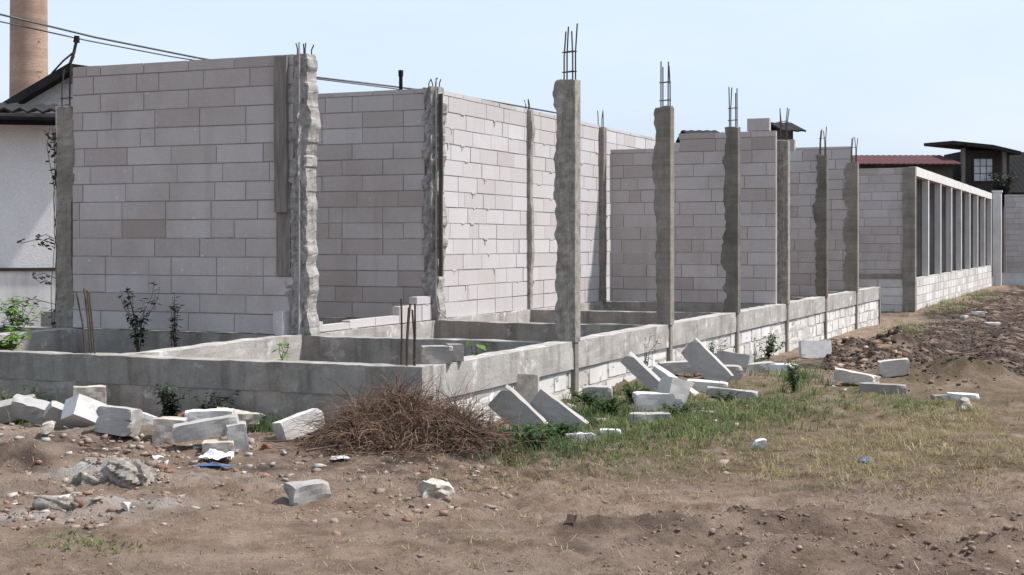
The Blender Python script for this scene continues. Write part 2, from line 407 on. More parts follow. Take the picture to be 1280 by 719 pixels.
# ------------------------------------------------------------------ foundation
fnd = thing('foundation', 'low concrete foundation of ground beams on white blocks, under the columns and walls', 'foundation', W(0, 0, 0), TH)
LA, LB, BW = 22.5, 9.3, .20
def beam(x0, x1, y0, y1, z0, z1, seed, mat='beam', name='ground_beam'):
    nx, ny = max(2, int((x1-x0)/.11)), max(2, int((y1-y0)/.11)); mb = MB()
    nx, ny = min(nx, 160), min(ny, 160)
    def fn(p, u, v, w):
        x, y, z = p; q = x+y*1.7
        e = .012*n1(q, seed, 4)+.006*n1(q, seed+5, 13)
        if w > .99: z += e+.012*n1(q, seed+9, .8)-(.012*max(0, n1(q, seed+2, 9)+.1) if (u < .01 or u > .99 or v < .01 or v > .99) else 0)
        f = .008*n1(q*1.0+z*5, seed+3, 5)
        if ny <= nx: y += f
        else: x += f
        return (x, y, z)
    mb.lattice(x0, x1, y0, y1, z0, z1, nx, ny, 4, fn)
    return mb.build(name, M[mat], fnd)
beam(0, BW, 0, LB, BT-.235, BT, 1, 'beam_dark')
for k, bb in enumerate((0, 3.0, 6.0)):
    beam(BW-.004, LA, bb, bb+BW, BT-.275, BT-.004 if k else BT-.002, 10+k)
for k in range(1, 8):
    aa = min(k*BAY-.02, LA-BW)
    for q, bb in enumerate((0, 3.0, 6.0)):
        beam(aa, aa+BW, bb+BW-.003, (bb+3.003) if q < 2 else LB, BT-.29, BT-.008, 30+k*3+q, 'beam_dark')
# plinth blocks below the beams
pl, plc = wall_mesh(LA-.02, .82, .14, 5); 
def plinth(L, rows, ox, oy, direction, seed, z_top, gap=.02, bmat='aac_white'):
    r = random.Random(seed); mb, core = MB(), MB()
    for k in range(rows):
        zt = z_top-k*.205; zb = zt-.205; x = -r.uniform(0, .4)
        while x < L:
            bl = r.choice([.6, .6, .6, .45, .35]); xa, xb = max(0.005, x), min(L-.005, x+bl); x += bl
            if xb-xa < .08: continue
            g0, g1 = r.uniform(.012, .05), r.uniform(.012, .05); d = r.uniform(-.006, .006)
            if xb-g1-(xa+g0) < .05: continue
            def fn(p, u, v, w, sd=r.randint(0, 9999)):
                return (p[0]+.014*n1(p[2]*30+u*5, sd, 1), p[1]+d, p[2]+.010*n1(p[0]*9+w*3, sd+1, 1))
            args = (xa+g0, xb-g1, .012, .14, zb+r.uniform(.008, .03), zt-r.uniform(.006, .03))
            t = min(1, max(0, r.gauss(.6, .25)))
            mb.lattice(*args, 4, 1, 3, fn, t)
    core.lattice(0.002, L-.002, .016, .132, z_top-rows*.205, z_top+.02, int(L/.045), 1, 24, lambda p, u, v, w: (p[0], p[1]+(.015*n1(p[0]*6+p[2]*3, seed+int(p[2]*19), 1)+.010*n1(p[0]*17, seed+3+int(p[2]*31), 1) if v < .5 else 0), p[2]))
    out = []
    for m_, mt, nm in ((mb, bmat, 'plinth_blocks'), (core, 'mortar_pale', 'plinth_mortar')):
        if direction == 'b': m_.v = [(y, x, z) for x, y, z in m_.v]; m_.f = [f[::-1] for f in m_.f]
        m_.v = [(x+ox, y+oy, z) for x, y, z in m_.v]
        out.append(m_.build(nm, M[mt], fnd))
    return out
plinth(LA-.02, 4, .01, .012, 'a', 3, BT-.275)
mb = MB(); mb.lattice(.016, .15, .02, LB, -.5, BT-.22, 1, 90, 10, lambda p, u, v, w: (p[0]+.022*n1(p[1]*5+p[2]*17, 4, 1)+.010*n1(p[1]*19+p[2]*37, 5, 1)-(.03*max(0, n1(p[1]*1.3+p[2]*4, 6, 1)) if u < .5 else 0), p[1], p[2]))
mb.build('plinth_mortar', M['plinth_dirty'], fnd)
mbp = None
for k in range(1, 8):
    aa = min(k*3.215+.105, LA-.18)+.005; mb = MB()
    mb.lattice(aa, aa+.095, -.016, .1, -.5, BT-.013, 2, 1, 10, lambda p, u, v, w, k=k: (p[0]+.012*n1(p[2]*6, k, 1), p[1]+.006*n1(p[2]*9, k+3, 1), p[2]))
    mb.build('post_stub', M['column'], fnd)
# earth inside the cells
def soil_fill():
    na, nb = 180, 110
    ga, gb = np.meshgrid(np.linspace(.1, LA-.1, na), np.linspace(.1, LB-.1, nb), indexing='ij')
    x = P0[0]+ga*CA-gb*SA; y = P0[1]+ga*SA+gb*CA
    z = .20+.10*fbm(x, y, .9, 3, 5)+.05*fbm(x, y, 4, 3, 6)+.12*np.exp(-((ga-1.6)**2+(gb-4.9)**2)/.9)
    v = np.stack([x, y, z], -1).reshape(-1, 3)
    i = np.arange(na-1)[:, None]; j = np.arange(nb-1)[None, :]
    q = np.stack([i*nb+j, (i+1)*nb+j, (i+1)*nb+j+1, i*nb+j+1], -1).reshape(-1, 4)
    o = bulk('soil_floor', v, q, np.zeros((0, 3), int), M['fill'])
    o.data.polygons.foreach_set('use_smooth', np.ones(len(o.data.polygons), bool))
    tag(o, 'bare earth inside the foundation cells', 'soil', kind='structure')
soil_fill()

# ------------------------------------------------------------------ walls of the ruin
def jag(seed, amp): 
    r = random.Random(seed); v = [r.uniform(0, amp) for _ in range(40)]
    return lambda k: v[k]
block_wall('tall grey block wall nearest the camera, with two boards fixed at its right end', BAY+.06, 3.13, 'b', 2.95, 2.985, seed=11, warm=.3)
block_wall('grey block wall in shade, second from the front, behind the boarded column', 2*BAY+.06, 3.16, 'b', 5.9, 2.93, seed=23, warm=.12)
block_wall('long sunlit pale block wall receding behind the first bare column', 2*BAY+.16, 3.10, 'a', 2*BAY-.2, 2.93, mat='aac_lit', core='mortar_pale', seed=31, warm=.05)
def w4top(x): return 2.95 if x < .32 else (2.76 if x < 1.75 else 2.53)
w = block_wall('stepped grey block wall with one loose block higher at its right end, closing the fourth bay', 4*BAY+.12, .125, 'b', 2.79, 2.76, seed=41, warm=.25, top=lambda x: 2.76 if x < 1.75 else 2.53)
mb = MB(); mb.box(.10, .46, -.055, .055, 2.768, 2.965, .45); mb.build('top_block', M['aac_wall'], w)
block_wall('pale block wall further back in line with the long sunlit wall, showing above the stepped wall', 4*BAY+.2, 3.10, 'a', 2.9*BAY, 2.92, mat='aac_lit', core='mortar_pale', seed=47)
block_wall('grey block wall running left behind the far end of the sunlit wall, only its top edge showing', 4*BAY+.06, 3.3, 'b', 5.5, 2.99, seed=51)
block_wall('grey block wall closing the fifth bay, its top stepped down beside the fifth column', 5*3.215+.155, .115, 'b', 2.80, 2.86, seed=61, top=lambda x: 2.86 if x > .35 else 2.66)
block_wall('grey block wall closing the last bay, next to the farthest bare column', 6*3.215+.155, .115, 'b', 2.80, 2.92, seed=71)
block_wall('low broken remnant of pale block wall between the boarded column and the shaded wall', BAY+.3, 3.09, 'a', BAY-.36, .62, mat='aac_lit', core='mortar_pale', seed=83,
           top=lambda x: .10+.03*math.sin(x*9) if x < 1.5 else (.10 if x < 1.8 else (.20 if x < 2.2 else .305)))

# ------------------------------------------------------------------ bare columns with starter bars
def ragged_col(label, a, b, h, wa=.15, wb=.20, left=.03, right=.0, front=.004, seed=0, mat='column', bars=4, barlen=.5, stirrups=2, z=BT, group='bare concrete columns', bar_base=None, tooth=0.0, rugged=0):
    """wa depth along the building, wb width across; left is the +b side"""
    root = thing('concrete_column', label, 'column', W(a, b, z-.01), TH, group)
    nz = int(h/(.02 if rugged else .03)); mb = MB()
    def fn(p, u, v, w_):
        x, y, zz = p
        big = max(0, .40+1.5*n1(zz*1.05, seed, 1)+.9*n1(zz*3.7, seed+1, 1)+.5*n1(math.floor(zz/.1)*2.7, seed+9, 1)); small = n1(zz*17+u*2, seed+2, 1)
        tt = tooth*(1 if (zz/CH) % 2 < 1 else -.4)
        if v > .99: y += left*big*(.55+.9*max(0, .5+n1(zz*.62, seed+21, 1)*1.6))+left*.55*small+tt
        elif v > .6: y += left*.5*big
        if v < .01: y -= right*max(0, .4+1.6*n1(zz*2.3, seed+7, 1)+.8*n1(zz*8, seed+8, 1)); 
        if u < .01: x += front*2*(n1(zz*11+v*4, seed+4, 1)+.7*n1(zz*25+v*17, seed+5, 1))
        if rugged:
            cz = math.floor(zz/.13+.8*n1(v*5, seed, 1)); fz = math.floor(zz/.07); cv = math.floor(v*4)
            g1 = n1(cz*3.71+cv*1.37, seed+11, 1)+.25*n1(zz*9+v*13, seed+14, 1); g2 = n1(fz*2.31+v*31+u*11, seed+12, 1)
            if u < .01: x += .030*g1+.014*g2-(.05 if .25 < v < .5 else 0)*(1 if n1(zz*1.4, seed+13, 1) > -.12 else 0)
            if v < .01: y += .030*g1+.014*g2
            if v > .99: y += .03*g1+.015*g2
        if w_ > .99: zz += .03*n1(v*4+u*3, seed+6, 1)
        return (x, y, zz)
    mb.lattice(0, wa, 0, wb, 0, h, 3, 8 if rugged else 5, nz, fn)
    mb.build('shaft', M[mat], root)
    r = random.Random(seed+100)
    if bars:
        pos = [(.035, .04), (.035, wb-.045), (wa-.035, .04), (wa-.035, wb-.045)][:bars]
        for q, (x, y) in enumerate(pos):
            L = barlen*r.uniform(.86, 1.04); dx, dy = r.uniform(-.02, .02), r.uniform(-.035, .035)
            m_ = MB(); m_.tube([(x, y, h-.15), (x, y, h+L*.5), (x+dx, y+dy, h+L)], .008, 6); m_.build('rebar', M['steel'], root)
        for q in range(stirrups):
            zz = h+.09+q*.2+r.uniform(-.02, .02); m_ = MB(); c = .026
            m_.tube([(c, c+.005, zz), (wa-c, c+.005, zz+.005), (wa-c, wb-c, zz), (c, wb-c, zz-.01), (c, c+.005, zz)], .005, 5); m_.build('stirrup', M['steel'], root)
    return root
names = ['rough aggregate-faced bare column, tallest and nearest of the columns along the sunlit plinth',
         'smooth grey bare column second along the plinth, bars standing from its top',
         'dark grey bare column third along the plinth, ragged on its left edge',
         'pale weathered column fourth along the plinth, at the end of the stepped block wall',
         'grey column fifth along the plinth, thin with a ragged left edge',
         'last bare column along the plinth, beside the plastered wall of the far building']
for k in range(1, 7):
    hh = [0, 2.60, 2.61, 2.60, 2.63, 2.58, 2.60][k]
    ragged_col(names[k-1], k*3.215+.08, -.028, hh, .15, .175, [0, .05, .05, .075, .08, .08, .085][k], 0, .010 if k == 1 else .004, seed=k*13,
               mat=[0, 'column_rough', 'column', 'column_dark', 'column_rough', 'column_dark', 'column'][k], barlen=.56 if k < 4 else .5)
# wall columns
ragged_col('broken pale column at the right end of the front wall, ragged all the way down with boards beside it', BAY+.0, 2.965, 3.0, .2, .18, .05, .075, .02, 201, 'ragged', 4, .12, 0, group='ragged wall columns', tooth=.03, rugged=1)
ragged_col('ragged grey column at the corner where the shaded wall meets the long sunlit wall', 2*BAY-.02, 2.97, 2.95, .18, .18, .05, .05, .025, 211, 'ragged', 4, .12, 0, group='ragged wall columns', tooth=.02, rugged=1)
ragged_col('slim grey column dividing the long sunlit wall in its middle', 3*BAY-.04, 3.0, 2.93, .10, .13, .01, .035, .006, 221, 'column_rough', 3, .16, 0, group='ragged wall columns')
ragged_col('slim dark column in the inner corner at the far end of the sunlit wall', 4*BAY-.10, 2.97, 2.90, .14, .15, .005, .01, .004, 231, 'column', 3, .28, 0, group='ragged wall columns')
ragged_col('low grey column at the far left end of the front wall, dry ivy climbing it', BAY+.0, 6.10, 2.55, .2, .2, .01, .04, .01, 241, 'column', 4, .5, 2, group='ragged wall columns')

# planks and rod on the boarded column
def plank(label, a, b, z0, z1, wd, th, seed, tilt=0):
    root = thing('plank', label, 'board', W(a, b, z0), TH, 'boards on the broken column'); root.rotation_euler = (R(tilt), 0, TH)
    mb = MB(); mb.lattice(0, th, 0, wd, 0, z1-z0, 1, 3, 24, lambda p, u, v, w_: (p[0]+.004*n1(p[2]*3, seed, 1), p[1]+.010*n1(p[2]*4, seed+1, 1), p[2]+(.02*n1(v*5, seed, 1) if w_ > .9 else 0)))
    mb.build('board', M['wood'], root)
plank('upper weathered vertical board on the broken column', BAY-.05, 3.185, BT+1.30, BT+2.965, .155, .035, 5)
plank('lower weathered vertical board on the broken column', BAY-.015, 3.165, BT+.62, BT+1.62, .17, .028, 8, .4)
t = thing('steel_rod', 'thin grey steel rod standing against the broken boarded column', 'rod', W(BAY-.045, 3.03, BT), TH)
mb = MB(); mb.tube([(0, 0, -.01), (.008, .004, 1.5), (0, 0, 3.10)], .009, 8); mb.build('bar', M['mortar'], t)
t = thing('steel_rod', 'thin steel rod standing against the ragged corner column, bent at its foot', 'rod', W(2*BAY-.05, 2.97, BT), TH)
mb = MB(); mb.tube([(0, 0, 3.05), (.006, .0, 1.6), (0, 0, .3), (0, -.03, .12), (.01, -.16, .02)], .009, 8); mb.build('bar', M['mortar'], t)
t = thing('plank', 'dark narrow board on the right of the ragged corner column', 'board', W(2*BAY-.055, 2.885, BT+.55), TH)
mb = MB(); mb.lattice(0, .03, 0, .05, 0, 2.3, 1, 1, 20, lambda p, u, v, w_: (p[0], p[1]+.012*n1(p[2]*4, 77, 1), p[2])); mb.build('board', M['wood_dark'], t)

# starter bars
def bars(label, a, b, z, n, h, lean, spread, seed):
    r = random.Random(seed); t = thing('rebar_cluster', label, 'rebar', W(a, b, z), TH, 'starter bars in the foundation')
    for i in range(n):
        x, y = r.uniform(-spread, spread), (i/(n-1)-.5)*2*spread if n > 1 else 0
        mb = MB(); L = h*r.uniform(.85, 1.05); mb.tube([(x, y, -.04), (x+lean[0]*.45, y+lean[1]*.45, L*.5), (x+lean[0]+r.uniform(-.02, .02), y+lean[1]+r.uniform(-.02, .02), L)], .0085, 6); mb.build('rebar', M['steel'], t)
bars('cluster of upright rusty bars at the near corner of the foundation', .10, .17, BT, 5, .52, (0, -.01), .075, 3)
bars('leaning bundle of rusty bars at the left of the front foundation beam', .12, 3.28, BT, 4, .62, (.05, .12), .05, 4)
bars('pair of short bars at the far end of the plinth', LA-.12, .6, BT, 2, .45, (0, 0), .12, 5)

# ------------------------------------------------------------------ loose blocks
def chunk_mesh(l, w_, h, seed, rough=.012, chip=.35, broken=0.0, n=(8, 4, 4)):
    r = random.Random(seed); mb = MB()
    ch = {(i, j, k): (r.random()**2)*chip for i in (0, 1) for j in (0, 1) for k in (0, 1)}
    slope = r.uniform(-.5, .5)
    def fn(p, u, v, q):
        x, y, z = p
        for (i, j, k), c in ch.items():
            du, dv, dk = abs(u-i)*l, abs(v-j)*w_, abs(q-k)*h
            d = math.sqrt(du*du+dv*dv+dk*dk); rad = c*.22
            if d < rad:
                f = (1-d/rad)*.45*rad
                x += f*(1 if i == 0 else -1)*.6; y += f*(1 if j == 0 else -1)*.6; z += f*(1 if k == 0 else -1)*.6
        x += rough*n1(y*19+z*23, seed, 1); y += rough*n1(x*15+z*21, seed+1, 1); z += rough*n1(x*14+y*22, seed+2, 1)
        if broken and u > .5:
            g = (u-.5)*2
            x += g*broken*l*(.6*n1(v*2.4+q*1.7, seed+4, 1)*2+slope*(q-.5)+.35*n1(v*7+q*9, seed+5, 1))
        return (x, y, z)
    mb.lattice(-l/2, l/2, -w_/2, w_/2, -h/2, h/2, *n, fn, min(1, max(0, r.gauss(.55, .2))))
    return mb
def loose(u, v, size, rz, label, ry=0, rx=0, lift=0, seed=0, mat='block_loose', broken=0., chip=.3, group='loose blocks around the foundation', name='concrete_block', cat='block', pos=None, rough=.010, sink=.02):
    x, y, z = pos if pos else at(u, v)
    l, w_, h = size
    rot = (R(rx), R(ry), R(rz))
    hz = abs(math.sin(R(ry)))*l/2+abs(math.cos(R(ry))*math.cos(R(rx)))*h/2+abs(math.sin(R(rx)))*w_/2
    mb = chunk_mesh(l, w_, h, seed, rough, chip, broken)
    o = mb.build(name, M[mat]); o.location = (x, y, z+hz+lift-sink); o.rotation_euler = rot
    return tag(o, label, cat, group)
B60 = (.6, .1, .2)
# on the near corner
def on_beam(a, b, size, rz, label, seed, lift=0):
    x, y, _ = W(a, b); return loose(0, 0, size, rz, label, pos=(x, y, BT), seed=seed, sink=-.002+0, lift=lift)
on_beam(.46, .10, (.25, .16, .14), 8, 'larger pale block resting on the beam top behind the corner bars', 301)
on_beam(.70, .055, (.13, .16, .14), 12, 'short pale block on the beam, beside the larger one behind the corner bars', 302)
# at left, along the front beam
loose(50, 535, (.5, .10, .17), -22, 'broken grey slab slumped over a dark gap at far left by the plinth', ry=10, rx=28, seed=1, broken=.3)
loose(12, 530, (.36, .12, .15), 10, 'broken grey slab at the left edge of the view, beside the plinth', ry=-12, rx=20, seed=2, broken=.3)
loose(80, 537, (.28, .09, .13), 30, 'thin grey slab piece leaning between the slumped slab and the pointed white block', ry=25, rx=30, seed=3, broken=.3)
loose(106, 538, (.26, .22, .17), 38, 'white block tipped on its corner like a point, sunlit on its right face', ry=24, rx=-18, seed=4, mat='aac_white')
loose(148, 541, (.28, .18, .13), -10, 'lower pale block of the small stack left of the pinkish rubble', ry=6, rx=-10, seed=5)
loose(150, 541, (.29, .20, .08), -14, 'flat pale block laid on top of the small stack', ry=5, rx=-6, lift=.12, seed=6)
loose(112, 508, (.26, .16, .17), 14, 'brown stained block against the plinth behind the pointed white block', seed=7, mat='stone', pos=(*at(112, 530)[:2], .14))
loose(176, 537, (.17, .13, .13), 25, 'small white chunk at the right of the stacked blocks', ry=20, seed=8, mat='aac_white', broken=.3)
loose(211, 551, (.22, .14, .18), 8, 'square buff block face-on to the track', ry=4, seed=9, mat='stone', broken=.2)
loose(258, 559, (.46, .18, .12), 9, 'long grey block propped tilted across two others above the white paper', ry=-9, lift=.06, seed=10)
loose(297, 564, (.14, .18, .21), 14, 'upright pale block at the right end of the propped long block', ry=-8, seed=11)
loose(273, 564, (.22, .15, .09), 6, 'dark small block wedged under the propped long block', seed=12, mat='stone')
loose(262, 542, (.36, .14, .10), 4, 'pale block behind the propped long block, only its top showing', seed=13, lift=.10, mat='aac_white')
loose(256, 538, (.40, .2, .15), -8, 'pinkish mortared rubble slab, left of two by the plinth', ry=-5, seed=14, mat='redbrick', broken=.3, rough=.04)
loose(294, 540, (.34, .18, .16), 12, 'pinkish rubble slab, right of two by the plinth', ry=8, seed=15, mat='stone', broken=.3, rough=.04)
loose(374, 549, (.34, .20, .15), 32, 'white block tilted beside the dry brush heap', ry=-16, rx=-8, seed=16, mat='aac_white', broken=.1)
loose(384, 627, (.24, .17, .125), 30, 'pale block lying alone on the bare track nearest the camera', seed=17, chip=.5, mat='block_loose', sink=.015)
loose(547, 620, (.17, .12, .11), 20, 'rounded buff stone on the track right of the lone block', ry=12, seed=18, mat='stone', name='stone', cat='stone', broken=.3, rough=.05, chip=.9)
# at right, along the plinth
def shard(u, v, size, rz, ry, label, lift=0, seed=0, rx=0, mat='block_loose', broken=0.): loose(u, v, size, rz, label, ry=ry, rx=rx, lift=lift, seed=seed, mat=mat, broken=broken, sink=.10)
shard(648, 538, (.46, .10, .22), -14, 42, 'left of two matching grey slabs tipped steeply in the weeds by the plinth', seed=21, lift=.0)
shard(698, 536, (.48, .10, .19), -16, 35, 'right of two matching grey slabs tipped in the weeds by the plinth', seed=22, lift=.0)
loose(652, 516, (.30, .08, .36), -8, 'dark-faced slab standing upright against the plinth behind the tipped slabs', rx=-8, seed=23, mat='stone', broken=.0)
loose(747, 501, (.28, .22, .17), -8, 'block sitting square in the weeds before the plinth, top sunlit', seed=24)
shard(810, 492, (.62, .14, .13), -18, 42, 'long narrow slab leaning down to the right out of a dark hollow', seed=25, mat='block_loose')
shard(843, 492, (.52, .18, .12), -22, 33, 'shorter white-topped slab leaning beside the long narrow one', seed=26, mat='aac_white')
shard(884, 477, (.58, .10, .24), -22, 44, 'largest slab, leaning as a grey triangle with a sunlit edge', seed=27, mat='block_loose')
loose(858, 471, (.62, .2, .13), 4, 'horizontal grey slab lying under the largest leaning slab', ry=-3, seed=28, lift=.05)
loose(820, 516, (.40, .22, .20), 6, 'broken white box-shaped lump with a hollow side in the grass', seed=29, mat='aac_white', broken=.3, chip=1.0)
loose(841, 508, (.22, .2, .26), 30, 'white upright broken lump at the foot of the long leaning slab', ry=15, seed=30, mat='aac_white', broken=.4, chip=.8)
loose(812, 524, (.34, .15, .08), 2, 'flat grey chip in the grass before the broken white lump', seed=31)
loose(884, 488, (.42, .24, .10), -6, 'flat white slab in the grass below the largest leaning slab', ry=4, seed=32, mat='aac_white')
loose(915, 497, (.50, .14, .08), -8, 'thin grey slab in the grass, farthest right of the slab heap', ry=5, seed=33)
loose(918, 462, (.40, .26, .17), -22, 'grey block tilted against the weeds beyond the largest slab', ry=8, rx=-8, seed=34)
loose(905, 473, (.36, .24, .16), 8, 'rough pale block under the tilted grey block', seed=35, broken=.2)
loose(970, 463, (.46, .25, .09), -4, 'flat white slab beside the tall weed', ry=2, seed=36, mat='aac_white', broken=.2)
loose(945, 464, (.42, .2, .10), 10, 'flat grey slab left of the flat white one', ry=-4, seed=37)
loose(1019, 446, (.46, .12, .26), 5, 'white block standing on edge on the earth against the plinth', rx=-12, seed=38, mat='aac_white')
loose(1070, 482, (.46, .20, .12), -14, 'broken white slab lying slanted in the loose earth', ry=10, seed=39, mat='buff', broken=.35)
loose(1117, 468, (.33, .16, .18), -6, 'upright pale block at the edge of the dark tilled soil', ry=-6, seed=40, mat='buff')
loose(1103, 492, (.46, .15, .11), -12, 'long grey block with white end lying at the grass edge', ry=2, seed=41)
loose(1204, 498, (.30, .16, .06), -8, 'flat white fragment alone before the earth heap', ry=3, seed=42, mat='aac_white', broken=.3)
loose(1208, 512, (.13, .12, .12), 0, 'round pale green stone below the flat white fragment', seed=43, mat='stone', name='stone', cat='stone', rough=.05, chip=1.0)
loose(1175, 499, (.16, .1, .06), 12, 'small pale fragment left of the flat white one', seed=44, broken=.3)
loose(950, 560, (.085, .07, .085), 20, 'small white stone alone in the dry grass', seed=45, mat='aac_white', name='stone', cat='stone', rough=.04, chip=1.0)
loose(722, 549, (.22, .12, .07), 15, 'flat white fragment in front of the right tipped slab', seed=46, mat='aac_white', broken=.4)
loose(763, 543, (.16, .10, .06), -10, 'small white fragment in the grass below the square block', seed=47, mat='aac_white', broken=.4)
for i, (u, v, s, lb) in enumerate([(1222, 393, .3, 'white scrap on the far tilled soil, topmost of three'), (1240, 405, .34, 'long white scrap on the far tilled soil, lowest of three'), (1206, 397, .2, 'smallest white scrap on the far tilled soil')]):
    loose(u, v, (s, s*.5, .07), 15*i, lb, seed=50+i, mat='aac_white', broken=.4, group='white scraps on the tilled soil')
loose(340, 413, (.20, .12, .26), 66, 'pale broken block at the foot of the broken column', pos=(*W(BAY-.03, 3.24)[:2], BT-.012), seed=61, sink=0, mat='aac_lit')

# crumpled paper and blue scraps
def crumple(u, v, rx, ry, h, mat, label, cat, name, seed):
    x, y, z = at(u, v); mb = MB()
    def fn(p, a, b, c):
        e = n1(a*3.1+b*5.3, seed, 1)+.6*n1(a*9+b*7, seed+1, 1)
        edge = 1-max(abs(a-.5), abs(b-.5))*1.2
        return (p[0]+.03*n1(b*4, seed+2, 1), p[1]+.03*n1(a*4, seed+3, 1), p[2]+h*(.3+1.1*abs(e))*edge)
    mb.lattice(-rx, rx, -ry, ry, 0, .004, 12, 10, 1, fn); o = mb.build(name, M[mat]); o.location = (x, y, z+.005); tag(o, label, cat)
crumple(271, 578, .11, .09, .17, 'paper', 'crumpled white paper on the ground below the propped block', 'paper', 'waste_paper', 3)
crumple(268, 584, .12, .03, .03, 'plastic_blue', 'strip of blue plastic at the edge of the crumpled paper', 'plastic', 'plastic_scrap', 4)
crumple(1080, 578, .05, .05, .04, 'plastic_blue', 'dark blue plastic scrap in the dry grass at right', 'plastic', 'plastic_scrap', 5)
crumple(425, 575, .06, .05, .03, 'cement', 'grey-white scrap of sacking before the brush heap', 'scrap', 'sack_scrap', 6)

# ------------------------------------------------------------------ scattered stuff on the ground
ICO = None
def ico():
    p = (1+5**.5)/2
    v = np.array([(-1, p, 0), (1, p, 0), (-1, -p, 0), (1, -p, 0), (0, -1, p), (0, 1, p), (0, -1, -p), (0, 1, -p), (p, 0, -1), (p, 0, 1), (-p, 0, -1), (-p, 0, 1)], float)
    v /= np.linalg.norm(v[0])
    f = np.array([(0, 11, 5), (0, 5, 1), (0, 1, 7), (0, 7, 10), (0, 10, 11), (1, 5, 9), (5, 11, 4), (11, 10, 2), (10, 7, 6), (7, 1, 8), (3, 9, 4), (3, 4, 2), (3, 2, 6), (3, 6, 8), (3, 8, 9), (4, 9, 5), (2, 4, 11), (6, 2, 10), (8, 6, 7), (9, 8, 1)])
    return v, f
def lumps(name, pts, sizes, mat, label, cat, flat=.7):
    v = np.array([(x, y, z) for z in (-.62, .62) for y in (-.62, .62) for x in (-.62, .62)]); n = len(pts)
    f = np.array([(0, 2, 3), (0, 3, 1), (4, 5, 7), (4, 7, 6), (0, 1, 5), (0, 5, 4), (1, 3, 7), (1, 7, 5), (3, 2, 6), (3, 6, 7), (2, 0, 4), (2, 4, 6)])
    V = v[None]*(1+.9*(rng.random((n, 8, 1))-.5))+.35*(rng.random((n, 8, 3))-.5)
    tz = rng.normal(size=(n, 1))*.45; V = np.stack([V[..., 0]*np.cos(tz)-V[..., 2]*np.sin(tz), V[..., 1], V[..., 0]*np.sin(tz)+V[..., 2]*np.cos(tz)], -1)
    sc = sizes[:, None, None]*np.stack([.7+.7*rng.random(n), .7+.7*rng.random(n), flat*(.6+.6*rng.random(n))], -1)[:, None, :]
    V = V*sc; an = rng.random(n)*6.28; c, s = np.cos(an)[:, None], np.sin(an)[:, None]
    V = np.stack([V[..., 0]*c-V[..., 1]*s, V[..., 0]*s+V[..., 1]*c, V[..., 2]], -1)+pts[:, None, :]
    Fc = (f[None]+(np.arange(n)*8)[:, None, None]).reshape(-1, 3)
    t = np.repeat(rng.random(n), 12)
    o = bulk(name, V.reshape(-1, 3), np.zeros((0, 4), int), Fc, mat, np.zeros(0), t)
    tag(o, label, cat, kind='stuff'); return o
def scatter_px(n, u0, u1, v0, v1, dens=None):
    u = rng.uniform(u0, u1, n); v = v0+(v1-v0)*rng.random(n)
    y = ZC*F/(v-HOR); x = (u-CX)/F*y
    if dens is not None:
        k = rng.random(n) < dens(x, y, u, v); x, y = x[k], y[k]
    z = land(x, y, True); return np.stack([x, y, z], -1)
def outside(p):
    a, b = AB(p[:, 0], p[:, 1]); return p[~((a > -.02) & (b > -.02) & (a < LA+.1))]
def tintmat(name, stops, bstr=.5):
    m, nt, b = new_mat(name, .96, .12)
    c = ramp(nt, attr(nt, 'tint'), stops)
    c = mix(nt, .6, c, ramp(nt, noise(nt, 40, 6, .7), [(.3, (.5, .5, .5)), (.7, (1, 1, 1))]), 'MULTIPLY')
    nt.links.new(c, b.inputs['Base Color']); bump(nt, b, noise(nt, 70, 6, .7), bstr, .01); return m
M['clod'] = tintmat('clod', [(0, (.13, .088, .064)), (.5, (.225, .162, .122)), (.97, (.31, .235, .185)), (1, (.38, .32, .27))])
M['clod_dark'] = tintmat('clod_dark', [(0, (.035, .024, .02)), (.6, (.075, .053, .044)), (1, (.15, .115, .09))])
M['rubble'] = tintmat('rubble', [(0, (.21, .12, .09)), (.25, (.29, .175, .135)), (.35, (.27, .21, .17)), (.7, (.31, .25, .205)), (.94, (.38, .33, .285)), (1, (.56, .54, .51))])

M['crumb'] = tintmat('crumb', [(0, (.24, .19, .15)), (.4, (.36, .33, .30)), (1, (.52, .50, .48))])
p = outside(scatter_px(5200, -60, 1340, 560, 760, lambda x, y, u, v: .25+1.1*np.clip(fbm(x, y, .9, 3, 71)+.2, 0, 1)))
lumps('soil_clods', p, .003+.012*rng.random(len(p))**5, M['clod'], 'crumbs and clods of brown soil over the track', 'soil clods')
p = outside(scatter_px(3600, 800, 1340, 632, 745, lambda x, y, u, v: .3+1.2*np.clip(fbm(x, y, 1.3, 3, 77)+.1, 0, 1)))
lumps('churned_clods', p, .004+.017*rng.random(len(p))**4, M['clod'], 'larger clods along the churned ridge of the track', 'soil clods')
p = outside(scatter_px(14000, 1030, 1340, 362, 478, lambda x, y, u, v: (AB(x, y)[0] > 7)*(AB(x, y)[1] < -.7)*.9))
lumps('tilled_clods', p, .010+.028*rng.random(len(p))**3, M['clod_dark'], 'dark clods of tilled soil along the far side', 'soil clods')
p = np.concatenate([outside(scatter_px(7000, -40, 640, 530, 660, lambda x, y, u, v: np.clip(.9-abs(v-580)/90, 0, 1)*(.3+1.3*np.clip(fbm(x, y, 1.2, 2, 15)+.1, 0, 1)))),
                    scatter_px(900, 100, 218, 556, 604), scatter_px(420, 0, 140, 612, 652), scatter_px(120, 600, 1000, 520, 580), scatter_px(60, 1040, 1250, 455, 520)])
lumps('rubble', outside(p), .004+.034*rng.random(len(outside(p)))**5.5, M['rubble'], 'broken mortar and brick rubble strewn before the plinth', 'rubble')
p = np.concatenate([scatter_px(1500, 1095, 1260, 440, 500, lambda x, y, u, v: np.exp(-((x-5.05)/.75)**2-((y-16.45)/.7)**2))])
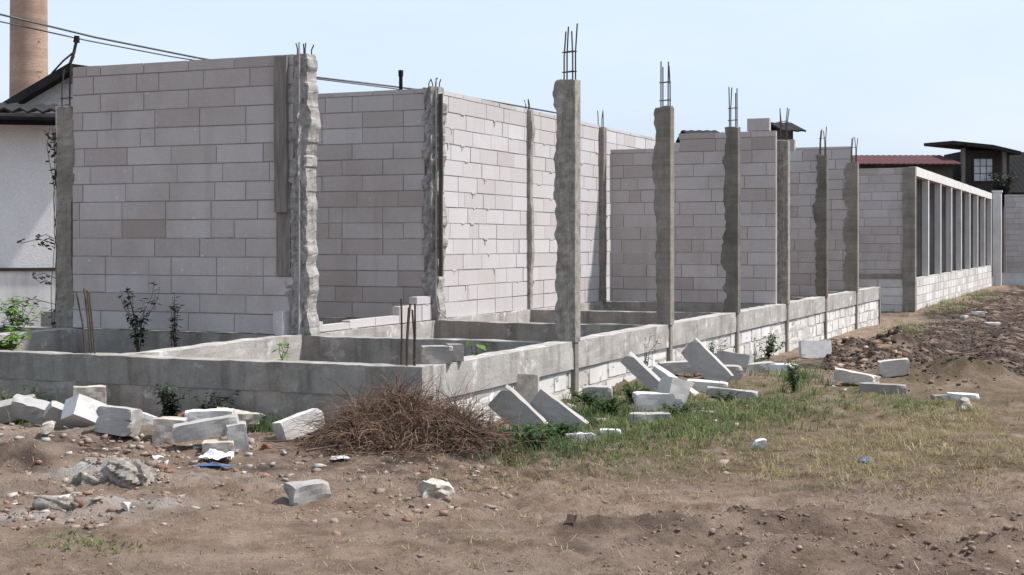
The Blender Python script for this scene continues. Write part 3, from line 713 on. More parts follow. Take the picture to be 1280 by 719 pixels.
lumps('heap_clods', p, .010+.032*rng.random(len(p))**3, M['clod_dark'], 'grey brown clods covering the earth heap', 'soil clods')
p = scatter_px(420, 1040, 1130, 405, 455, lambda x, y, u, v: (AB(x, y)[1] < -.1)*1.0)
lumps('earth_lumps', p, .02+.07*rng.random(len(p))**2.5, tintmat('clod_red', [(0, (.12, .075, .055)), (.6, (.23, .16, .12)), (1, (.42, .34, .28))]), 'reddish earth lumps heaped by the plinth end', 'earth')
# lumps big enough to count in the mortar heap at left
for i, (u, v, s, lb, mt) in enumerate([(146, 582, .09, 'pale mortar lump at the back of the low rubble heap', 'cement'),
        (206, 582, .10, 'pale rounded lump at the right of the low rubble heap', 'cement'), (190, 598, .09, 'small brown lump at the foot of the low rubble heap', 'stone'),
        (86, 633, .08, 'small cement lump at the right of the white cement spill', 'cement'), (146, 640, .06, 'flat pale chip right of the cement spill', 'cement'), (63, 548, .11, 'dark brown stone before the slumped slabs', 'stone'),
        (325, 562, .09, 'orange brick fragment right of the upright pale block', 'redbrick'), (395, 582, .08, 'pale buff stone before the brush heap', 'stone'), (708, 655, .09, 'dark clod alone on the bare track right of centre', 'clod_dark')]):
    loose(u, v, (s*1.3, s, s*.9), 40*i, lb, seed=90+i, mat=mt, broken=.25, chip=1.0, rough=.022, group='lumps in the rubble', name='rubble_lump', cat='lump', sink=.03)

cr = random.Random(12); spots = []
for (u, v, ru, rv, n) in ((130, 546, 120, 8, 22), (270, 562, 60, 6, 9), (800, 515, 110, 14, 16), (1080, 486, 80, 8, 8), (350, 580, 110, 14, 5)):
    for _ in range(n):
        spots.append((u+cr.gauss(0, ru*.6), v+cr.gauss(0, rv*.6), cr.uniform(.025, .07)))
q = []
for (u, v, sz) in spots:
    x, y, z = at(u, max(v, 480)); a_, b_ = AB(x, y)
    if a_ > -.04 and b_ > -.04: continue
    q.append((x, y, z+sz*.15, sz))
q = np.array(q); lumps('block_crumbs', q[:, :3], q[:, 3]*.62, M['crumb'], 'broken block crumbs lying around the fallen blocks', 'rubble')
def heap_lump(u, v, size, seed, label):
    x, y, z = at(u, v); mb = MB(); sx, sy, sz = size
    def fn(p, a, b, c):
        px_, py_, pz = p; d = max(1e-6, math.sqrt((px_/sx)**2+(py_/sy)**2+((pz)/sz)**2)); k = max(abs(px_/sx), abs(py_/sy), abs(pz/sz))/d
        e = 1+.45*n1(px_*9+pz*7, seed, 1)+.45*n1(py_*11-pz*13+px_*4, seed+1, 1)+.40*n1(px_*26+py_*31, seed+2, 1)+.35*n1(pz*41+px_*19-py_*17, seed+3, 1)
        return (px_*k*e, py_*k*e, pz*k*e)
    mb.lattice(-sx, sx, -sy, sy, -sz, sz, 22, 14, 12, fn); o = mb.build('rubble_lump', M['cement_pitted']); o.location = (x, y, z+sz*.25); tag(o, label, 'lump', 'lumps in the rubble')
heap_lump(165, 601, (.17, .11, .11), 5, 'largest pitted mortar mass in the low rubble heap at left')
heap_lump(118, 600, (.11, .08, .05), 9, 'low pitted mortar mass at the left of the low rubble heap')
heap_lump(70, 634, (.12, .06, .045), 14, 'pitted cement mass standing on the white cement spill')
# blades
def blades(name, base, h, wd, lean, tint, mat, label, cat, flat=False):
    n = len(base); an = rng.random(n)*6.283; d = np.stack([np.cos(an), np.sin(an), np.zeros(n)], -1)
    sd = np.stack([-np.sin(an), np.cos(an), np.zeros(n)], -1)*wd[:, None]
    up = np.array([0, 0, 1.])
    mid = base+up*(h*.55)[:, None]+d*(h*lean*.35)[:, None]; tip = base+up*(h*(1-.35*lean))[:, None]+d*(h*lean)[:, None]
    V = np.stack([base-sd, base+sd, mid-sd*.7, mid+sd*.7, tip], 1)
    o = np.arange(n)*5
    q = np.stack([o, o+1, o+3, o+2], -1); t = np.stack([o+2, o+3, o+4], -1)
    ob = bulk(name, V.reshape(-1, 3), q, t, mat, tint, tint); tag(ob, label, cat, kind='stuff'); return ob
def tufts(patches, per):
    out = []; hs = []; tn = []
    for (u, v, ru, rv, n, hh, tb) in patches:
        uu = u+ru*rng.normal(size=n)*.6; vv = np.maximum(v+rv*rng.normal(size=n)*.6, 345)
        y = ZC*F/(vv-HOR); x = (uu-CX)/F*y
        m = rng.integers(max(2, per//2), per+per//2, n)
        x = np.repeat(x, m); y = np.repeat(y, m); hsc = np.repeat(hh*(.5+.9*rng.random(n)), m); tt = np.repeat(tb+.18*rng.normal(size=n), m)
        k = len(x); r_ = .045*hsc/.15
        x = x+rng.normal(size=k)*r_; y = y+rng.normal(size=k)*r_
        out.append(np.stack([x, y, land(x, y, True)-.01], -1)); hs.append(hsc*(.4+.8*rng.random(k))); tn.append(tt+.12*rng.normal(size=k))
    p = np.concatenate(out); h = np.concatenate(hs); t = np.concatenate(tn)
    a, b = AB(p[:, 0], p[:, 1]); k = ~((a > -.02) & (b > -.02) & (a < LA+.1)); return p[k], h[k], t[k]
G = [(675, 552, 55, 20, 150, .16, .12), (640, 545, 25, 14, 50, .13, .15), (760, 530, 70, 25, 150, .13, .42), (850, 525, 90, 22, 260, .14, .45), (905, 515, 70, 18, 150, .12, .5),
     (745, 512, 40, 14, 90, .13, .25), (960, 500, 60, 22, 130, .13, .35), (990, 470, 40, 14, 80, .16, .3), (1060, 500, 80, 16, 110, .10, .55), (1140, 505, 60, 12, 80, .10, .55),
     (25, 522, 42, 4, 130, .30, .42), (60, 524, 25, 4, 50, .26, .45), (880, 455, 30, 12, 40, .16, .35), (935, 445, 40, 10, 60, .16, .3), (270, 532, 50, 4, 50, .2, .3), (345, 538, 16, 5, 40, .24, .2),
     (1180, 378, 40, 8, 90, .25, .55), (1130, 398, 25, 8, 50, .22, .5), (1220, 366, 30, 5, 60, .25, .55), (300, 610, 160, 20, 25, .04, .6), (120, 672, 60, 12, 60, .05, .6), (795, 560, 120, 18, 130, .08, .65),
     (800, 490, 60, 20, 90, .14, .3), (700, 500, 30, 14, 30, .12, .3)]
G = [(u, v, ru, rv, int(n*1.1) if v < 565 else n, hh, tb) for (u, v, ru, rv, n, hh, tb) in G]
p, h, t = tufts(G, 10)
blades('green_grass', p, h*.8, .0022+.003*rng.random(len(p)), .4+1.1*rng.random(len(p)), t, M['grass'], 'green grass and weeds growing along the foot of the plinth', 'grass')
D = [(1130, 545, 130, 28, 520, .11, .55), (1050, 575, 110, 22, 330, .11, .6), (1200, 520, 80, 22, 280, .11, .6), (980, 545, 90, 25, 220, .08, .45), (720, 590, 130, 16, 220, .055, .5), (900, 575, 120, 18, 220, .06, .5),
     (560, 660, 120, 30, 60, .05, .8), (1200, 600, 90, 20, 130, .07, .5), (620, 600, 40, 14, 90, .07, .4), (845, 545, 80, 14, 110, .06, .6), (1090, 530, 200, 40, 200, .07, .4), (300, 680, 200, 30, 60, .03, .7), (1250, 570, 50, 40, 120, .09, .5)]
D = [(u, v, ru, rv, int(n*.42), hh*.9, tb-.06) for (u, v, ru, rv, n, hh, tb) in D]
p, h, t = tufts(D, 13)
blades('dry_grass', p, h, .0014+.0022*rng.random(len(p)), .7+1.3*rng.random(len(p)), t, M['drygrass'], 'dry yellowing grass thinning out towards the track', 'grass')
# straw lying on the ground
p = outside(scatter_px(26000, -40, 1330, 525, 735, lambda x, y, u, v: np.clip(.10+1.0*np.exp(-((v-590)/42)**2)*(.3+ss(u, 350, 700)) + .9*np.exp(-(((u-520)/170)**2+((v-575)/40)**2)), 0, 1)*(.35+1.2*np.clip(fbm(x, y, 1.4, 3, 19)+.3, 0, 1))))
n = len(p); blades('straw_litter', p+[0, 0, .004], .012+.055*rng.random(n)**2, .0011+.0013*rng.random(n), 1.5+1.2*rng.random(n), rng.random(n), M['straw'], 'dry straw and stalk litter lying on the soil', 'straw')

# ------------------------------------------------------------------ dry brush heap at the corner
def brush():
    r = random.Random(5); V = []; T = []; tt = []; nv = 0
    cx, cy = at(492, 556)[:2]
    G0 = lz(cx, cy)-.01
    def H(px_, py_):
        l = .31*math.exp(-((px_-cx)/.32)**2-((py_-cy-.04)/.28)**2)*(1+.9*n1(px_*6+py_*4, 3, 1)) + .10*math.exp(-((px_-cx+.36)/.18)**2-((py_-cy)/.2)**2)
        q = .17*math.exp(-((px_-cx-.46)/.22)**2-((py_-cy+.02)/.22)**2)
        return l+q
    for i in range(6500):
        px_, py_ = cx+r.gauss(.12, .34), cy+r.gauss(0, .22)
        hh = H(px_, py_)
        if hh < .03 and r.random() < .75: continue
        right = px_-cx > .40
        z = G0+hh*(1-.5*r.random()**2.2)
        an = r.uniform(0, 6.28); L = r.uniform(.12, .42); el = r.gauss(.15, .4) if r.random() < .9 else r.uniform(.5, 1.3)
        d = np.array([math.cos(an)*math.cos(el), math.sin(an)*math.cos(el)*.7, math.sin(el)]); q = np.array([px_, py_, z]); sag = r.uniform(.6, 2.2)
        pts = []
        for k in range(6):
            if AB(q[0], q[1])[0] > -.025 and AB(q[0], q[1])[1] > -.025: break
            pts.append((q[0], q[1], max(q[2], G0+.004)))
            q = q+d*L/5; d = d+np.array([r.gauss(0, .2), r.gauss(0, .2), r.gauss(0, .12)-sag*.18]); d /= np.linalg.norm(d)
        if len(pts) < 4: continue
        P = np.array(pts); m = len(P); thick = r.random() < .05; w0 = r.uniform(.0016, .0034) if r.random() < .85 else r.uniform(.004, .006)
        dirs = np.gradient(P, axis=0); sd = np.cross(dirs, (0, 0, 1.0)); sd /= (np.linalg.norm(sd, axis=1, keepdims=True)+1e-9); up = np.cross(sd, dirs); up /= (np.linalg.norm(up, axis=1, keepdims=True)+1e-9)
        w = (w0*np.linspace(1, .35, m))[:, None]
        ring = np.stack([P+sd*w, P-sd*w*.6+up*w*.8, P-sd*w*.6-up*w*.8], 1).reshape(-1, 3)
        V.append(ring)
        for k in range(m-1):
            for c in range(3):
                a_, b_ = nv+k*3+c, nv+k*3+(c+1) % 3; T.append((a_, b_, b_+3, a_+3))
        nv += m*3
        t = min(1, max(0, r.gauss(.40 if right else .66, .24))); tt += [t]*((m-1)*3)
    for i in range(46):
        px_, py_ = cx+r.gauss(.12, .32), cy+r.gauss(-.02, .16); hh = H(px_, py_)
        an = r.uniform(0, 6.28); el = r.uniform(-.1, .55); d = np.array([math.cos(an)*math.cos(el), math.sin(an)*math.cos(el)*.5, math.sin(el)]); L = r.uniform(.3, .6)
        p0 = np.array([px_, py_, G0+hh*.75])-d*L*.5
        bm_ = MB(); p1 = p0+d*L; bm_.tube([p0, (p0+p1)/2+[0, 0, .02], p1], r.uniform(.005, .010), 5, .5, .0025)
        for q_ in range(2):
            b0 = p0+d*L*r.uniform(.35, .8); d2 = d+np.array([r.gauss(0, .5), r.gauss(0, .4), r.gauss(.2, .3)]); d2 /= np.linalg.norm(d2)
            bm_.tube([b0, b0+d2*L*.2, b0+d2*L*.38+[0, 0, .01]], .004, 4, .5, .0015)
        vv = np.array(bm_.v); vv[:, 2] = np.maximum(vv[:, 2], G0+.004)
        aa_, bb_ = AB(vv[:, 0], vv[:, 1])
        if ((aa_ > -.02) & (bb_ > -.02)).any(): continue
        V.append(vv); tq_ = r.uniform(.1, .8)
        for f_ in bm_.f:
            if len(f_) == 4: T.append(tuple(i_+nv for i_ in f_)); tt.append(tq_)
        nv += len(vv)
    for i in range(1600):                                  # dead leaves caught among the twigs
        px_, py_ = cx+r.gauss(.15, .36), cy+r.gauss(-.03, .2); hh = H(px_, py_)
        if AB(px_, py_)[0] > -.05 and AB(px_, py_)[1] > -.05: continue
        c = np.array([px_, py_, G0+hh*(1-.4*r.random()**2)+.006]); L = r.uniform(.02, .055)
        d = np.array([r.gauss(0, 1), r.gauss(0, 1), r.gauss(0, .6)]); d /= np.linalg.norm(d); sd = np.cross(d, (r.random(), .3, .8)); sd /= np.linalg.norm(sd)
        V.append(np.stack([c, c+d*L*.5+sd*L*.22, c+d*L+[0, 0, -.3*L], c+d*L*.5-sd*L*.22])); T.append((nv, nv+1, nv+2, nv+3)); nv += 4; tt.append(min(1, max(0, r.gauss(.55, .25))))
    o = bulk('brush_heap', np.concatenate(V), np.array(T), np.zeros((0, 3), int), M['twig'], np.array(tt), np.zeros(0))
    tag(o, 'heap of dry brown brushwood and straw piled at the near corner of the foundation', 'brush', kind='stuff')
brush()

# ------------------------------------------------------------------ plants
def leafy(name, label, cat, loc, h, spread, nstem, nleaf, ls, mat, seed, group=None, up=.6, root=None, wall=None):
    r = random.Random(seed); t = thing(name, label, cat, loc, 0, group)
    st = MB(); lf = MB()
    for s in range(nstem):
        an = r.uniform(0, 6.28); sp = spread*r.uniform(.2, 1); hh = h*r.uniform(.65, 1)
        P = [(0, 0, -.03)]; 
        for k in range(1, 6):
            f = k/5; P.append((math.cos(an)*sp*f**1.4+r.gauss(0, .012), math.sin(an)*sp*f**1.4*.7+r.gauss(0, .012), hh*f))
        st.tube(P, .006, 4, .5, .002)
        for q in range(nleaf):
            f = r.uniform(.15, 1.0)*4.999; i = int(f); g = f-i
            c = [P[i][m]*(1-g)+P[i+1][m]*g for m in range(3)]
            la = r.uniform(0, 6.28); L = ls*r.uniform(.6, 1.3); tl = r.uniform(-.5, .6)
            d = np.array([math.cos(la), math.sin(la), tl]); d /= np.linalg.norm(d); sdv = np.cross(d, (0, 0, 1)); sdv /= np.linalg.norm(sdv)
            c = np.array(c); w_ = L*r.uniform(.2, .32); dr = np.array([0, 0, -L*.18])
            lf.add([c, c+d*L*.5+sdv*w_, c+d*L+dr, c+d*L*.5-sdv*w_], [(0, 1, 2, 3)], min(1, max(0, r.gauss(.5, .25))))
    st.build('stem', M['stem'], t); lf.build('foliage', M[mat], t); return t
def plant_ab(label, a, b, z, *args, **kw): return leafy('shrub', label, 'plant', W(a, b, z), *args, **kw)
plant_ab('dark half-withered bushy shrub in front of the tall front wall', BAY-.35, 4.88, .28, .80, .36, 9, 16, .085, 'leaf_dark', 1)
plant_ab('narrow dark upright shrub in front of the tall front wall, right of the bushy one', BAY-.3, 4.45, .28, .82, .08, 5, 18, .075, 'leaf_dark', 2)
plant_ab('green seedling growing in the foundation cell left of the near bars', 1.3, 2.1, .2, .48, .09, 3, 9, .08, 'leaf_bright', 3)
plant_ab('bright green broad-leaved seedling beside the block on the corner beam', 1.9, .42, .2, .50, .10, 3, 6, .16, 'leaf_bright', 4)
def plant_px(label, u, v, *args, **kw): return leafy('weed', label, 'plant', at(u, v), *args, **kw)
plant_px('tall dark green weed standing alone by the flat white slab', 992, 490, .36, .12, 8, 18, .06, 'leaf', 5)
plant_px('leafy green weed against the plinth left of the white block standing on edge', 960, 447, .42, .34, 10, 20, .08, 'leaf', 6)
plant_px('weed growing between the largest slab and the plinth', 893, 452, .3, .2, 7, 16, .07, 'leaf', 7)
plant_px('pale wispy weed by the plinth left of the largest slab', 806, 470, .5, .16, 6, 10, .06, 'leaf', 8)
plant_px('low green weed mat in front of the left tipped slab', 672, 560, .16, .30, 22, 24, .05, 'leaf', 9)
plant_px('green weed clump between the tipped slab and the square block', 760, 520, .22, .32, 16, 20, .05, 'leaf', 10)
plant_px('dark green weed between the stacked blocks and the pinkish rubble', 212, 533, .34, .18, 12, 24, .07, 'leaf_dark', 11)
plant_px('bright weed against the front beam left of the tilted white block', 348, 538, .30, .12, 9, 22, .06, 'leaf', 12)
plant_px('low dark weed behind the pinkish rubble', 272, 533, .30, .24, 9, 18, .07, 'leaf_dark', 13)
for i, (a, b, z, h, lb, mt) in enumerate([(4.6, 7.0, .2, .9, 'tall light weed behind the left wall column, nearest the ivy', 'leaf'), (4.0, 7.6, .25, .6, 'green weed by the white shed wall, middle of three', 'leaf_bright'), (2.6, 6.6, .2, .45, 'low green weed at the left edge inside the foundation', 'leaf'), (1.9, 5.9, .22, .38, 'bright low weed inside the foundation, below the left column', 'leaf_bright'), (1.2, 5.6, .25, .34, 'green weed inside the foundation close behind the front beam at far left', 'leaf')]):
    plant_ab(lb, a, b, z, h, .4, 14, 22, .09, mt, 20+i)
for i, (u, v, h, sp, ns, ls, lb) in enumerate([(700, 548, .15, .22, 18, .05, 'low leafy weed before the right tipped slab'), (640, 552, .13, .2, 16, .05, 'low leafy weed beside the brush heap'), (735, 510, .2, .2, 12, .05, 'weed clump against the left side of the square block'),
        (790, 505, .2, .22, 12, .05, 'weed clump under the long leaning slab'), (850, 520, .12, .25, 14, .04, 'low weed spreading before the broken white lump'), (905, 505, .14, .22, 12, .04, 'low weed before the thin grey slab'), (30, 526, .32, .3, 16, .06, 'leafy weed clump at the far left end of the front beam')]):
    plant_px(lb, u, v, h, sp, ns, 20, ls, 'leaf', 40+i)
# ivy on the left column
def ivy():
    t = thing('climbing_ivy', 'sparse dark ivy trailing down the left side of the low left column', 'climber', W(BAY+.1, 6.36, BT), TH); r = random.Random(9); st = MB(); lf = MB()
    for s in range(4):
        x, y = r.uniform(-.05, .1), r.uniform(0, .06); P = []
        for k in range(14): P.append((x+r.gauss(0, .01), y+r.gauss(0, .015), -.3+k*.2)); y += r.gauss(0, .02); y = min(max(y, -.05), .1)
        st.tube(P, .005, 4)
        for q in range(60):
            i = r.randrange(13); c = np.array(P[i])+np.array([0, 0, r.uniform(0, .2)])
            if n1(c[2]*3, 5, 1) < -.1: continue
            L = r.uniform(.04, .085); la = r.uniform(0, 6.28); d = np.array([math.cos(la), math.sin(la), r.uniform(-1, .2)]); d /= np.linalg.norm(d); sd = np.cross(d, (.3, .2, 1)); sd /= np.linalg.norm(sd)
            lf.add([c, c+d*L*.5+sd*L*.35, c+d*L, c+d*L*.5-sd*L*.35], [(0, 1, 2, 3)], r.random())
    for (z, L) in ((.25, .62), (.55, .35), (.95, .5), (1.0, .3)):
        P = [(0, 0, z), (-.05, L*.5, z+.07), (-.05, L, z+.02)]; st.tube(P, .004, 4)
        for q in range(14):
            f = r.uniform(.2, 1); c = np.array([-.05*f, L*f, z+.05*f+r.gauss(0, .03)]); l2 = r.uniform(.05, .10); la = r.uniform(0, 6.28)
            d = np.array([math.cos(la), math.sin(la), -.5]); d /= np.linalg.norm(d); sd = np.cross(d, (.3, .2, 1)); sd /= np.linalg.norm(sd)
            lf.add([c, c+d*l2*.5+sd*l2*.3, c+d*l2, c+d*l2*.5-sd*l2*.3], [(0, 1, 2, 3)], r.random())
    st.build('stem', M['stem'], t); lf.build('foliage', M['leaf_dark'], t)
ivy()

# ------------------------------------------------------------------ the far building
LF, SP = 20.6, 2.575
fb = thing('unfinished_building', 'far unfinished building with a row of open bays under a sloping pale lintel', 'building', W(25.0, -.40, -.12), TH)
Z0 = .77
mb, co = wall_mesh(4.6, 2.62, .12, 301, z0=Z0); rot = lambda m_, dx: [(dx-y, x+.02, z) for x, y, z in m_.v]
mb.v = rot(mb, .07); co.v = rot(co, .07); mb.build('front_wall', M['aac_wall'], fb); co.build('mortar_core', M['mortar'], fb)
mb = MB(); mb.lattice(-.03, .2, -.01, .26, 0, 3.40, 1, 2, 40, lambda p, u, v, w_: (p[0], p[1]+(.05*max(0, n1(p[2]*2, 8, 1)+.3) if v > .9 else 0), p[2])); mb.build('corner_post', M['column'], fb)
mb, co = MB(), MB(); r = random.Random(6)
for k in range(4):
    for (L, dr) in ((LF, 'a'), (4.6, 'b')):
        x = .3-r.uniform(0, .1)
        while x < L-.1:
            bl = .6; xa, xb = x+r.uniform(.01, .04), min(L, x+bl)-r.uniform(.01, .04); x += bl
            za, zb = Z0-.02-(k+1)*.205+.015, Z0-.02-k*.205-.012
            if dr == 'a': mb.box(xa, xb, -.006, .1, za, zb, r.random())
            else: mb.box(-.006, .1, xa, xb, za, zb, r.random())
co.box(.02, LF, .0, .12, -.3, Z0); co.box(.0, .12, .13, 4.6, -.3, Z0)
cp = MB(); cp.lattice(-.012, .1, .27, 4.6, Z0-.02, Z0+.10, 1, 30, 1, lambda p, u, v, w_: (p[0]+.008*n1(p[1]*5, 3, 1), p[1], p[2])); cp.build('plinth_cap', M['column'], fb)
mb.build('plinth_blocks', M['aac_white'], fb); co.build('plinth_mortar', M['mortar_pale'], fb)
for k in range(1, 9):
    m_ = MB(); m_.lattice(k*SP-.08, k*SP+.09, .0, .16, Z0+.002, 3.20, 1, 1, 12, lambda p, u, v, w_, k=k: (p[0]+.006*n1(p[2]*3, k, 1), p[1], p[2])); m_.build('pillar', M['fascia'], fb)
for k in range(1, 9):
    m_, c_ = wall_mesh(3.6, 2.42, .11, 330+k, z0=Z0+.003)
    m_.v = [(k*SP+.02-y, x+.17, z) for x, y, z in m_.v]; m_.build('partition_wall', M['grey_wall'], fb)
m_ = MB(); m_.lattice(.205, LF+.1, -.012, .17, 3.20, 3.42, 40, 1, 2, lambda p, u, v, w_: (p[0], p[1], p[2]+.012*n1(p[0]*2, 4, 1))); m_.build('lintel_beam', M['fascia'], fb)
m_ = MB(); m_.box(.21, LF, .172, 4.6, 3.22, 3.36); m_.build('added_shade_slab', M['grey_wall'], fb)  # added slab, top out of view, put in to darken the open bays
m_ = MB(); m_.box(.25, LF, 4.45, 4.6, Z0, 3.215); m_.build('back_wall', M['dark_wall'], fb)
for lbl, mt, x0, x1, y0, y1, z0, z1 in (('white_pillar', 'white_paint', LF+.5, LF+1.05, -.1, .2, 0, 3.35),):
    pass
pw = thing('gate_pillar', 'plain pale square pillar past the end of the far building', 'pillar', W(46.2, -.55, -.2), TH)
m_ = MB(); m_.lattice(-.15, .15, -.15, .15, 0, 3.55, 2, 2, 12, lambda p, u, v, w_: (p[0], p[1]+.01*n1(p[2], 4, 1), p[2])); m_.build('shaft', M['fascia'], pw)
m_ = MB(); m_.box(-.18, .18, -.18, .18, 3.552, 3.62); m_.build('cap', M['fascia'], pw)
t = block_wall('grey block boundary wall at the far right behind the pale pillar', 47.2, -.75, 'b', 1.0, 3.2, z=.35, seed=401)
t.rotation_euler = (0, 0, R(-6)); 
for c in list(t.children): bpy.data.objects.remove(c)
mb, co = wall_mesh(9.0, 2.95, .14, 402, z0=0); mb.build('blockwork', M['aac_wall'], t); co.build('mortar_core', M['mortar'], t)
m_ = MB(); m_.box(-.1, 9.1, -.12, .1, -.7, -.003); m_.build('footing', M['aac_white'], t)

# ------------------------------------------------------------------ background buildings
def px(u, v, Y): return ((u-CX)/F*Y, Y, ZC-(v-HOR)/F*Y)
def corr(mb, x0, x1, y0, y1, z0, z1, th=.03, pitch=.11, amp=.02):
    """corrugated sheet: x across, sloping from (y0,z0) to (y1,z1)"""
    n = int((x1-x0)/pitch*4)
    vs = []; fs = []
    for i in range(n+1):
        x = x0+(x1-x0)*i/n; e = amp*math.sin(i*math.pi/2)
        vs += [(x, y0, z0+e), (x, y1, z1+e), (x, y1, z1+e-th), (x, y0, z0+e-th)]
    for i in range(n):
        o = i*4
        for k in range(4): fs.append((o+k, o+4+k, o+4+(k+1) % 4, o+(k+1) % 4))
    mb.add(vs, fs)
# white shed at the left
Y = 22.5; t = thing('shed', 'white plastered shed with dark corrugated roof at the far left', 'shed', (px(40, 0, Y)[0], Y, 0), R(14))
x0, x1 = px(-170, 0, Y)[0]-px(40, 0, Y)[0], px(132, 0, Y)[0]-px(40, 0, Y)[0]; zt = px(0, 152, Y)[2]; zl = px(0, 338, Y)[2]
m_ = MB(); m_.box(x0, x1, 0, 3.8, zl+.03, zt); m_.build('wall', M['white_paint'], t)
m_ = MB(); m_.box(x0, x1, -.02, 3.7, -.1, zl); m_.build('lower_wall', M['white_dirty'], t)
m_ = MB(); m_.box(x0, x1, -.05, .0, zl-.01, zl+.04); m_.build('ledge', M['dark_wall'], t)
m_ = MB(); m_.tube([(x0-.2, -.80, zt+.02), (x1, -.80, zt+.0)], .05, 8); m_.build('gutter', M['roof_dark'], t)
m_ = MB(); corr(m_, x0-.2, x1, -.75, 3.9, zt+.12, zt+.62, .03, .22, .03); m_.build('roof', M['roof_dark'], t)
m_ = MB(); m_.box(x0, x1-.05, -.60, -.54, zt-.10, zt+.08); m_.build('fascia_board', M['black'], t)
# gable building behind it
Y = 27; t = thing('gabled_house', 'grey gabled house behind the white shed with a thick dark sloping roof edge', 'house', (0, Y, 0))
A = px(8, 132, Y); Bp = px(91, 82, Y); zb = -.1
m_ = MB(); q = [(A[0], zb), (Bp[0]+6, zb), (Bp[0]+6, A[2]-.1), (Bp[0], Bp[2]-.12), (A[0], A[2]-.12)]
m_.add([(x, 0, z) for x, z in q]+[(x, 5, z) for x, z in q], [(0, 1, 2, 3, 4), (9, 8, 7, 6, 5)]+[(i, i+5, (i+1) % 5+5, (i+1) % 5) for i in range(5)]); m_.build('wall', M['cement'], t)
m_ = MB()
for (xa, za, xb, zb2) in ((A[0]-.3, A[2]-.18, Bp[0]+.02, Bp[2]), (Bp[0]+.025, Bp[2], Bp[0]+6.2, A[2]-.1)):
    m_.add([(xa, -.35, za), (xb, -.35, zb2), (xb, 5.2, zb2), (xa, 5.2, za), (xa, -.35, za-.17), (xb, -.35, zb2-.17), (xb, 5.2, zb2-.17), (xa, 5.2, za-.17)], [(0, 1, 2, 3), (7, 6, 5, 4), (0, 4, 5, 1), (1, 5, 6, 2), (2, 6, 7, 3), (3, 7, 4, 0)])
m_.build('roof', M['roof_dark'], t)
# bracket on the roof
b0 = px(86, 84, Y-.2); t = thing('power_bracket', 'dark metal cable bracket with an insulator standing on the gable roof', 'bracket', b0)
m_ = MB(); m_.tube([(-.05, 0, -.15), (.09, 0, .25), (.14, 0, .48)], .03, 6); m_.tube([(-.32, 0, -.12), (-.1, 0, .12), (.12, 0, .3)], .018, 6); m_.tube([(-.15, 0, -.05), (.02, 0, -.02), (.1, 0, .2)], .015, 6); m_.tube([(.1, 0, -.06), (.3, 0, -.02), (.62, 0, -.10)], .02, 6); m_.build('arm', M['steel'], t)
m_ = MB(); m_.tube([(.14, 0, .46), (.145, 0, .50), (.15, 0, .58)], .065, 8, .5, .05); m_.build('insulator', M['black'], t)
# chimney
Y = 78; cxp = px(36, 0, Y)[0]; t = thing('brick_chimney', 'tall round brick factory chimney rising at the far left', 'chimney', (cxp, Y, 0))
m_ = MB(); vs = []; n = 48; lv = 40; H = 32
for k in range(lv+1):
    rr = 1.06-.20*k/lv*1.0
    for i in range(n): an = 2*math.pi*i/n; vs.append((rr*math.cos(an), rr*math.sin(an), H*k/lv))
m_.add(vs, [(k*n+i, k*n+(i+1) % n, (k+1)*n+(i+1) % n, (k+1)*n+i) for k in range(lv) for i in range(n)]); m_.build('stack', M['chimney'], t, True)
m_ = MB(); m_.tube([(0, 0, H-.5), (0, 0, H+.1)], .98, 32); m_.build('rim', M['fascia'], t)
# power lines
def line(label, P, r_=.022):
    pts = [np.array(px(*q)) for q in P]; out = []
    for i in range(len(pts)-1):
        for k in range(6): out.append(tuple(pts[i]*(1-k/6)+pts[i+1]*k/6))
    out.append(tuple(pts[-1])); m_ = MB(); m_.tube(out, r_, 6); o = m_.build('power_cable', M['wire']); tag(o, label, 'cable', 'overhead cables')
line('upper thick overhead cable sloping down from the left past the chimney', [(-400, -85, 33), (-150, -22, 34), (0, 18, 35), (120, 47, 36), (245, 72, 37), (390, 96, 39), (490, 108, 41), (560, 117, 43), (700, 142, 46)], .026)
line('lower thin overhead cable sloping down from the left past the chimney', [(-400, -60, 33), (-150, -8, 34), (0, 27, 35), (110, 51, 36), (215, 71, 37), (390, 98, 39), (490, 110.5, 41), (560, 121, 43), (700, 148, 46)], .018)
# standing pipe behind the second wall
b0 = px(501, 88, 24); t = thing('vent_pipe', 'short dark upright pipe end poking above the shaded block wall', 'pipe', (b0[0], b0[1], -.1))
m_ = MB(); m_.tube([(0, 0, 0), (0, 0, b0[2]+.02)], .032, 10); m_.build('tube', M['black'], t)
m_ = MB(); m_.tube([(0, 0, b0[2]+.0), (0, 0, b0[2]+.1)], .042, 10); m_.build('cap', M['black'], t)
